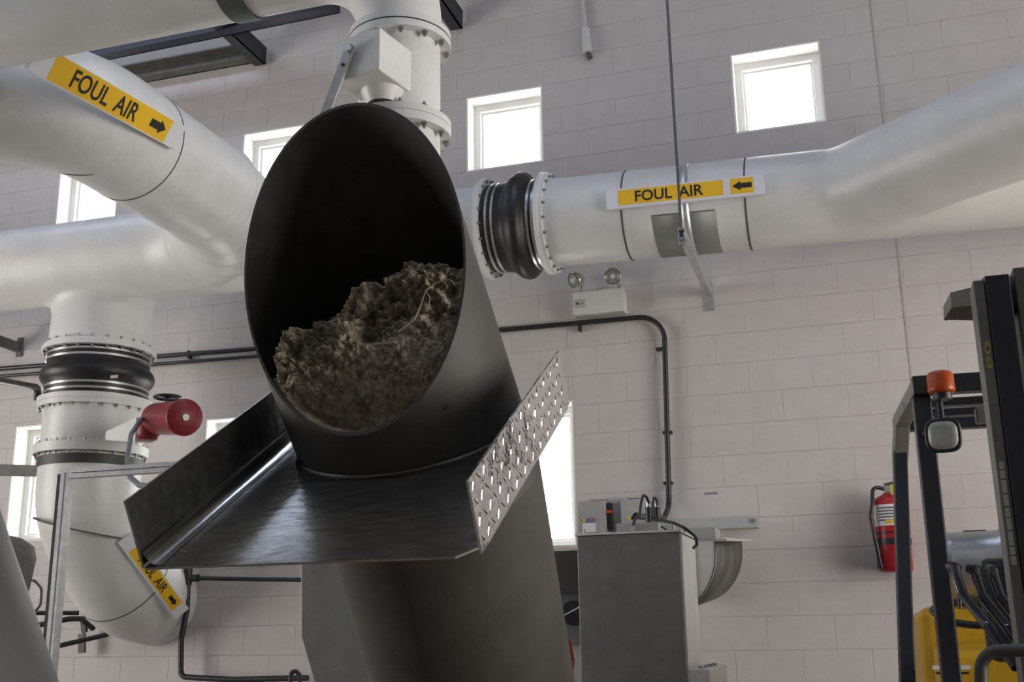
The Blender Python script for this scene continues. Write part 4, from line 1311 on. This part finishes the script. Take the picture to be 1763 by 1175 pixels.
# things seen in the slot between chute and housing
sb = thing('feed_hopper', 'dark stained feed hopper in the gap left of the conveyor housing', 'hopper', (-1.75, 6.4, 0))
pa_ = at(940, 950, Y=6.2); pb_ = at(1003, 950, Y=6.2); pc_ = at(960, 1022, Y=6.2)
MB().box(((pa_.x + pb_.x) / 2, 6.4, (pa_.z + pc_.z) / 2), (pb_.x - pa_.x + 0.1, 0.4, pa_.z - pc_.z)).build('upper_body', mat('stained_steel', (0.07, 0.06, 0.055), 0.6, metal=0.3, var=0.3), sb)
pd_ = at(960, 1110, Y=6.2)
MB().box(((pa_.x + pb_.x) / 2, 6.42, (pc_.z + pd_.z) / 2), (pb_.x - pa_.x + 0.05, 0.36, pc_.z - pd_.z)).build('lower_body', M_CABLE, sb)
dd = at(985, 1056, Y=6.15)
MB().disc((dd.x, 6.215, dd.z), (0, -1, 0), 0, 0.03, 0.07, 28).build('inlet_ring', M_BLACK, sb)
MB().box(((pa_.x + pb_.x) / 2, 6.42, pd_.z / 2), (0.3, 0.3, pd_.z)).build('leg', M_GREYP, sb)
tag(MB().tube([at(966, 1063, Y=6.19), at(1001, 1044, Y=5.6)], 0.004, 8).build('thin_rod', M_GALV), 'thin bright rod in the gap left of the conveyor housing', 'rod')
tag(MB().tube(fillet([at(976, 1195, Y=5.9), at(984, 1140, Y=5.9), at(978, 1105, Y=5.9), at(960, 1095, Y=5.9)], 0.08, 6), 0.018, 12).build('orange_pipe', M_ORANGE), 'orange red pipe just right of the chute foot', 'pipe')

# ------------------------------------------------------------------ electrical boxes on the wall
e1a = at(993, 864, Y=7.10); e1b = at(1044, 925, Y=7.10)
eb = thing('disconnect_switch', 'grey disconnect switch box with red and black handle beside the low window', 'switch box', ((e1a.x + e1b.x) / 2, WY, e1b.z))
MB().box(((e1a.x + e1b.x) / 2, 7.175, (e1a.z + e1b.z) / 2), (e1b.x - e1a.x, 0.148, e1a.z - e1b.z)).build('case', M_GREYP, eb, bevel=0.004)
MB().box(((e1a.x + e1b.x) / 2 + 0.03, 7.20, e1a.z + 0.006), (0.11, 0.08, 0.012)).build('hub', M_GREYS, eb)
hx = e1b.x + 0.018
MB().box((hx, 7.15, e1a.z - 0.10), (0.034, 0.05, 0.17)).build('handle_base', M_BLACK, eb, bevel=0.006)
MB().box((hx, 7.13, e1a.z - 0.075), (0.038, 0.05, 0.018)).build('handle_grip', M_ORANGE, eb)
lx = at(1014, 895, Y=7.10)
MB().box((lx.x, 7.0995, lx.z - 0.006), (0.088, 0.003, 0.030)).build('warning_label', M_LABPUR, eb)
MB().box((lx.x - 0.032, 7.0985, lx.z - 0.006), (0.02, 0.003, 0.028)).build('label_patch', M_YELLAB, eb)
MB().box((lx.x, 7.0995, lx.z - 0.052), (0.088, 0.003, 0.058)).build('white_label', M_LABEL, eb)
e2a = at(1068, 861, Y=7.12); e2b = at(1112, 922, Y=7.12)
e2 = thing('switch_box', 'grey switch box with yellow label behind the black sensors', 'switch box', ((e2a.x + e2b.x) / 2, WY, e2b.z))
MB().box(((e2a.x + e2b.x) / 2, 7.185, (e2a.z + e2b.z) / 2), (e2b.x - e2a.x, 0.128, e2a.z - e2b.z)).build('case', M_GREYP, e2, bevel=0.004)
MB().box(((e2a.x + e2b.x) / 2 + 0.01, 7.20, e2a.z + 0.006), (0.10, 0.08, 0.012)).build('hub', M_GREYS, e2)
ly = at(1083, 893, Y=7.12)
MB().box((ly.x, 7.1195, ly.z), (0.028, 0.003, 0.022)).build('label_patch', M_YELLAB, e2)
MB().box((ly.x + 0.025, 7.1195, ly.z), (0.02, 0.003, 0.022)).build('label_patch', M_BLACK, e2)

# ------------------------------------------------------------------ forklift
FLc = V((0.205, 4.145, 2.2)); RLc = V((0.150, 4.90, 2.2))
fd = (FLc - RLc).normalized(); fs_ = V((-fd.y, fd.x, 0)) * -1
if fs_.x < 0: fs_ = -fs_
fk = thing('forklift', 'yellow and black forklift with overhead guard, amber beacon and dark mast', 'forklift', (0.7, 4.5, 0))
Z3 = V((0, 0, 1))


def fp(x, y, z):       # x across from the left side, y rearwards from the guard front
    return V((FLc.x, FLc.y, 0)) + fs_ * x - fd * y + Z3 * z


GW = 0.95; GL = 0.80
# guard posts
bb = at(1603, 1175, X=0.21)
MB().bar(fp(0.03, 0.03, 2.14), fp(0.03, 0.06, 0.95), 0.062, 0.062, fd).build('guard_post', M_FLIFT, fk, bevel=0.006)
pA0 = fp(0.01, GL, 2.13); pA1 = at(1562, 1180, Y=4.62)
MB().bar(fp(0.02, GL, 2.06), V((pA1.x + 0.0, pA1.y, pA1.z)), 0.055, 0.075, fd).build('guard_post', M_FLIFT, fk, bevel=0.006)
MB().bar(fp(GW, 0.03, 2.14), fp(GW, 0.06, 0.95), 0.062, 0.062, fd).build('guard_post', M_FLIFT, fk, bevel=0.006)
MB().bar(fp(GW, GL, 2.06), fp(GW, GL - 0.2, 0.95), 0.055, 0.075, fd).build('guard_post', M_FLIFT, fk, bevel=0.006)
# side rails with the sloped rear shoulder
for x in (0.03, GW):
    MB().bar(fp(x, -0.02, 2.175), fp(x, GL - 0.08, 2.175), 0.06, 0.055).build('side_rail', M_MASTG if x < 0.5 else M_FLIFT, fk, bevel=0.006)
    MB().bar(fp(x, GL - 0.10, 2.175), fp(x - 0.01 if x < .5 else x, GL + 0.01, 2.03), 0.058, 0.06).build('rear_shoulder', M_MASTG if x < 0.5 else M_FLIFT, fk, bevel=0.006)
for y, z, h in ((0.0, 2.175, 0.066), (0.30, 2.165, 0.03), (0.52, 2.165, 0.03), (0.74, 2.165, 0.06)):
    MB().bar(fp(0.0, y, z), fp(GW + 0.03, y, z), 0.06, h).build('roof_bar', M_FLIFT, fk, bevel=0.004)
# beacon
bc = at(1620, 662, Y=4.02)
bt = at(1620, 640, Y=4.02).z; bbz = at(1620, 678, Y=4.02).z
MB().lathe((bc.x, 4.02, 0), (0, 0, 1), [(bbz, 0), (bbz, 0.040), (bbz + 0.012, 0.046), (bbz + 0.016, 0.045), (bt - 0.014, 0.044), (bt - 0.004, 0.038), (bt, 0.028), (bt + 0.001, 0)], 28).build('beacon', M_AMBER, fk, label='amber beacon on the overhead guard')
MB().disc((bc.x, 4.02, bbz - 0.022), (0, 0, 1), 0, 0.022, 0.032, 20).build('beacon_base', M_FLIFT, fk)
# work light
wl = at(1624, 750, Y=4.05); wdv = V((-0.12, -0.97, -0.12)).normalized()
wr = MB()
Wx = V((1, 0, 0)) - wdv * wdv.x; Wx.normalize(); Wz = Wx.cross(wdv)
def sq(r, p=3.2, n=32):
    o = []
    for k in range(n):
        a = 2 * PI * k / n; c, s = math.cos(a), math.sin(a)
        o.append((math.copysign(abs(c) ** (2 / p), c) * r, math.copysign(abs(s) ** (2 / p), s) * r))
    return o
def sq_loft(rs, nme, m, par, cap=True):
    mb = MB(); vs = []
    for s, r in rs: vs += [wl + wdv * s + Wx * a + Wz * b for a, b in sq(r)]
    k = 32
    mb.add(vs, [(i * k + j, i * k + (j + 1) % k, (i + 1) * k + (j + 1) % k, (i + 1) * k + j) for i in range(len(rs) - 1) for j in range(k)], True)
    if cap: mb.add(vs[-k:], [tuple(range(k))]); mb.add(vs[:k], [tuple(range(k - 1, -1, -1))])
    return mb.build(nme, m, par)
wlo = sq_loft([(-0.06, 0.035), (-0.05, 0.05), (0.0, 0.060), (0.014, 0.060), (0.016, 0.055)], 'work_light', M_FLIFT, fk)
sq_loft([(0.014, 0.049), (0.021, 0.046), (0.024, 0.030)], 'lens', M_LENS, wlo)
MB().tube([wl + Z3 * 0.055, V((wl.x, wl.y + 0.03, 2.15))], 0.012, 10).build('work_light_stem', M_FLIFT, fk)
MB().tube([wl + V((-0.05, 0.0, 0.0)), at(1582, 741, Y=4.2), at(1612, 722, Y=4.3), V((wl.x, wl.y + .03, 2.14))], 0.005, 8).build('lamp_wire', M_BLACK, fk)
# second lamp seen half behind the mast
q = at(1692, 716, Y=4.25)
MB().box(q, (0.05, 0.06, 0.055)).build('rear_view_lamp', M_MASTG, fk, bevel=0.006)
MB().box(q + V((0.045, 0.0, 0.004)), (0.04, 0.06, 0.06)).build('lamp_bracket', M_FLIFT, fk, bevel=0.006)
# mast
MYf = 3.42
def mx(u, v): return at(u, v, Y=MYf)
mt_z = mx(1690, 482).z
xm = (mx(1688, 560).x + mx(1722, 900).x) / 2
MB().box((xm + 0.016, MYf + 0.06, mt_z / 2 + 0.05), (0.031, 0.12, mt_z - 0.10)).build('outer_rail', M_MASTG, fk, bevel=0.003)
MB().box((xm + 0.066, MYf + 0.03, mt_z / 2 + 0.05), (0.066, 0.10, mt_z - 0.09)).build('rail_flange', M_FLIFT, fk, bevel=0.003)
MB().box((xm + 0.145, MYf + 0.06, mt_z / 2 + 0.07), (0.060, 0.10, mt_z - 0.08)).build('inner_rail', M_MAST, fk, bevel=0.003)
MB().box((xm + 0.56, MYf + 0.06, mt_z / 2 + 0.05), (0.10, 0.12, mt_z - 0.10)).build('outer_rail', M_FLIFT, fk, bevel=0.003)
MB().box((xm + 0.36, MYf + 0.12, mt_z / 2), (0.38, 0.02, mt_z - 0.5)).build('mast_screen', M_FLIFT, fk)
for z in (mt_z - 0.05, mt_z - 0.9):
    MB().bar(V((xm + 0.02, MYf + 0.09, z)), V((xm + 0.60, MYf + 0.09, z)), 0.06, 0.09).build('mast_crossbar', M_FLIFT, fk, bevel=0.003)
for i, (u, v) in enumerate(((1698, 473), (1733, 470), (1768, 466))):
    p = mx(u, v)
    MB().lathe(V((p.x + 0.016, MYf + 0.05, p.z - 0.10)), (0, 0, 1), [(0, 0.030), (0.07, 0.030), (0.085, 0.022), (0.10, 0.014), (0.104, 0)], 16).build('rail_cap', M_FLIFT, fk)
# cross member with bent end poking out on the left of the mast top
c_a = at(1628, 520, Y=3.70); c_b = at(1712, 512, Y=3.52)
MB().slab([at(1637, 503, Y=3.62), at(1703, 487, Y=3.50), at(1706, 523, Y=3.50), at(1638, 530, Y=3.62)], V((0, 0.03, 0))).build('top_crossmember', M_MAST, fk, bevel=0.003)
MB().slab([at(1638, 530, Y=3.62), at(1706, 523, Y=3.50), at(1690, 553, Y=3.66), at(1625, 551, Y=3.74)], V((0, 0.02, 0.012))).build('crossmember_foot', M_MAST, fk, bevel=0.003)
MB().slab([at(1637, 503, Y=3.62), at(1638, 530, Y=3.62), at(1625, 551, Y=3.74), at(1624, 528, Y=3.76)], V((0.01, 0.02, 0))).build('crossmember_end', M_MASTG, fk)
MB().slab([at(1684, 487, Y=3.49), at(1697, 474, Y=3.46), at(1698, 494, Y=3.46)], V((0, 0.02, 0))).build('top_gusset', M_MASTG, fk)
# lettering down the left face of the mast
M_LET = mat('mast_lettering', (0.52, 0.52, 0.45), 0.6)
M_LETY = mat('mast_digits', (0.50, 0.42, 0.09), 0.6)
yfac = MYf - 0.001
dgts = text_mb('80', V((xm + 0.026, MYf, mx(1695, 637).z)), V((0, 0, 1)), V((-1, 0, 0)), 0.016, mx(1695, 592).z - mx(1700, 640).z, 0.002, 0.02)
dgts.build('capacity_digits', M_LETY, fk)
zA, zB = mx(1716, 796).z, mx(1731, 974).z
segs = [(175, 240), (250, 320), (335, 445), (460, 555), (570, 650), (660, 760), (772, 890), (902, 970), (982, 1055)]
for a, b in segs:
    za = zA + (zB - zA) * (a - 175) / 880; zb2 = zA + (zB - zA) * (b - 175) / 880
    MB().box((xm + 0.016, yfac, (za + zb2) / 2), (0.013, 0.003, za - zb2)).build('mast_letter', M_LET, fk)
# body, counterweight
yb0 = at(1600, 1046, Y=5.15)
ctw = MB()
pr = [fp(-0.02, 0.62, 0.35), fp(-0.02, 1.55, 0.35), fp(1.0, 1.55, 0.35), fp(1.0, 0.62, 0.35),
      fp(0.03, 0.80, yb0.z), fp(0.06, 1.45, yb0.z - 0.02), fp(0.92, 1.45, yb0.z - 0.02), fp(0.95, 0.80, yb0.z)]
ctw.hexa(pr).build('counterweight', M_YEL, fk, bevel=0.04)
hz_ = at(1640, 1122, Y=4.75).z
MB().hexa([fp(0.04, 0.32, 0.55), fp(0.04, 0.75, 0.55), fp(0.92, 0.75, 0.55), fp(0.92, 0.32, 0.55), fp(0.08, 0.36, hz_), fp(0.06, 0.75, hz_ + 0.03), fp(0.90, 0.75, hz_ + 0.03), fp(0.88, 0.36, hz_)]).build('engine_hood', M_YEL, fk, bevel=0.02)
vp = at(1640, 1160, Y=4.47)
MB().box(V((vp.x, 4.485, vp.z)), (0.11, 0.02, 0.008)).build('hood_slot', M_BLACK, fk)
MB().box(V((vp.x, 4.49, vp.z + 0.02)), (0.13, 0.015, 0.014)).build('hood_label', M_LABEL, fk)
MB().box(V((fp(0.48, 0.1, 0).x, fp(0.48, 0.1, 0).y, 0.45)), (0.95, 1.2, 0.5)).build('chassis', M_FLIFT, fk, bevel=0.03)
for x in (0.02, 0.96):
    for y, r in ((-0.35, 0.33), (1.05, 0.27)):
        c = fp(x, y, r)
        MB().lathe(c - fs_ * 0.10, fs_, [(0, r * 0.5), (0, r * 0.93), (0.03, r), (0.17, r), (0.2, r * 0.93), (0.2, r * 0.5), (0.16, 0)], 36).build('wheel', M_RUBBER, fk)
MB().bar(fp(0.48, -0.3, 0.5), fp(0.48, -0.75, 0.5), 0.5, 0.3).build('mast_carriage_base', M_FLIFT, fk)
# dash and hydraulic hoses
M_HOSE = mat('glossy_hose', (0.012, 0.013, 0.018), 0.12)
for i, (u, v) in enumerate(((1640, 980), (1675, 984), (1706, 986))):
    MB().tube(fillet([at(u + 4, v - 2, Y=4.0), at(u + 7, v + 12, Y=3.95), at(u + 18, v + 45, Y=3.85), at(u + 62, v + 100, Y=3.7), at(u + 110, v + 170, Y=3.6)], 0.08, 5), 0.016, 14).build('hydraulic_hose', M_HOSE, fk)
    MB().tube([at(u - 3, v - 4, Y=4.06), at(u + 5, v - 1, Y=4.0)], 0.019, 12).build('hose_fitting', M_FLIFT, fk)
dk = at(1752, 1050, Y=4.2)
MB().box(dk, (0.22, 0.12, 0.34)).build('dashboard', M_FLIFT, fk, bevel=0.03)
sw = at(1655, 1054, Y=4.45)
MB().lathe(sw + V((0.03, 0.06, -0.02)), V((0.1, -0.35, 1)), [(0.0, 0.125), (0.014, 0.140), (0.028, 0.125), (0.014, 0.110)], 36, close=True).build('steering_wheel', M_BLACK, fk)
lv = at(1650, 1020, Y=4.4)
MB().tube([lv + V((0, 0, 0.03)), lv + V((0, 0, -0.06))], 0.007, 8).build('control_lever', M_BLACK, fk)
MB().disc(lv + V((0, 0, 0.03)), (0, 0, 1), 0, 0.02, 0.013, 12).build('lever_knob', M_GREYP, fk)
# front grab bar
MB().tube(fillet([at(1690, 1190, Y=3.3), at(1688, 1122, Y=3.3), at(1775, 1120, Y=3.25)], 0.06, 8), 0.017, 14).build('grab_bar', M_MAST, fk)
# gas cylinder lying on the counterweight
gc0 = at(1644, 974, Y=5.0); gc1 = at(1790, 969, Y=4.96)
gy = thing('gas_cylinder', 'silver gas cylinder lying behind the forklift guard', 'gas cylinder', (gc0.x, 5.0, gc0.z - 0.14))
gdv = (gc1 - gc0).normalized()
rg = 0.135
MB().lathe(gc0, gdv, [(0, 0), (0, rg * 0.97), (0.004, rg), (0.17, rg), (0.19, rg * 1.07), (0.60, rg * 1.07), (0.68, rg * 0.8), (0.70, 0)], 40).build('shell', M_ALCYL, gy)
MB().ring(gc0, gdv, -0.03, 0.002, rg * 1.01, rg * 0.90, 40).build('foot_ring', M_ALCYL, gy)
MB().box(gc0 + gdv * 0.09 + V((0, 0, rg - 0.003)), (0.085, 0.03, 0.012)).build('handle_slot', M_BLACK, gy)
MB().box(gc0 + gdv * 0.10 + V((0, 0.02, -rg - 0.05)), (0.10, 0.10, 0.12)).build('cradle', mat('cradle_bronze', (0.13, 0.11, 0.05), 0.5, metal=0.4), gy)
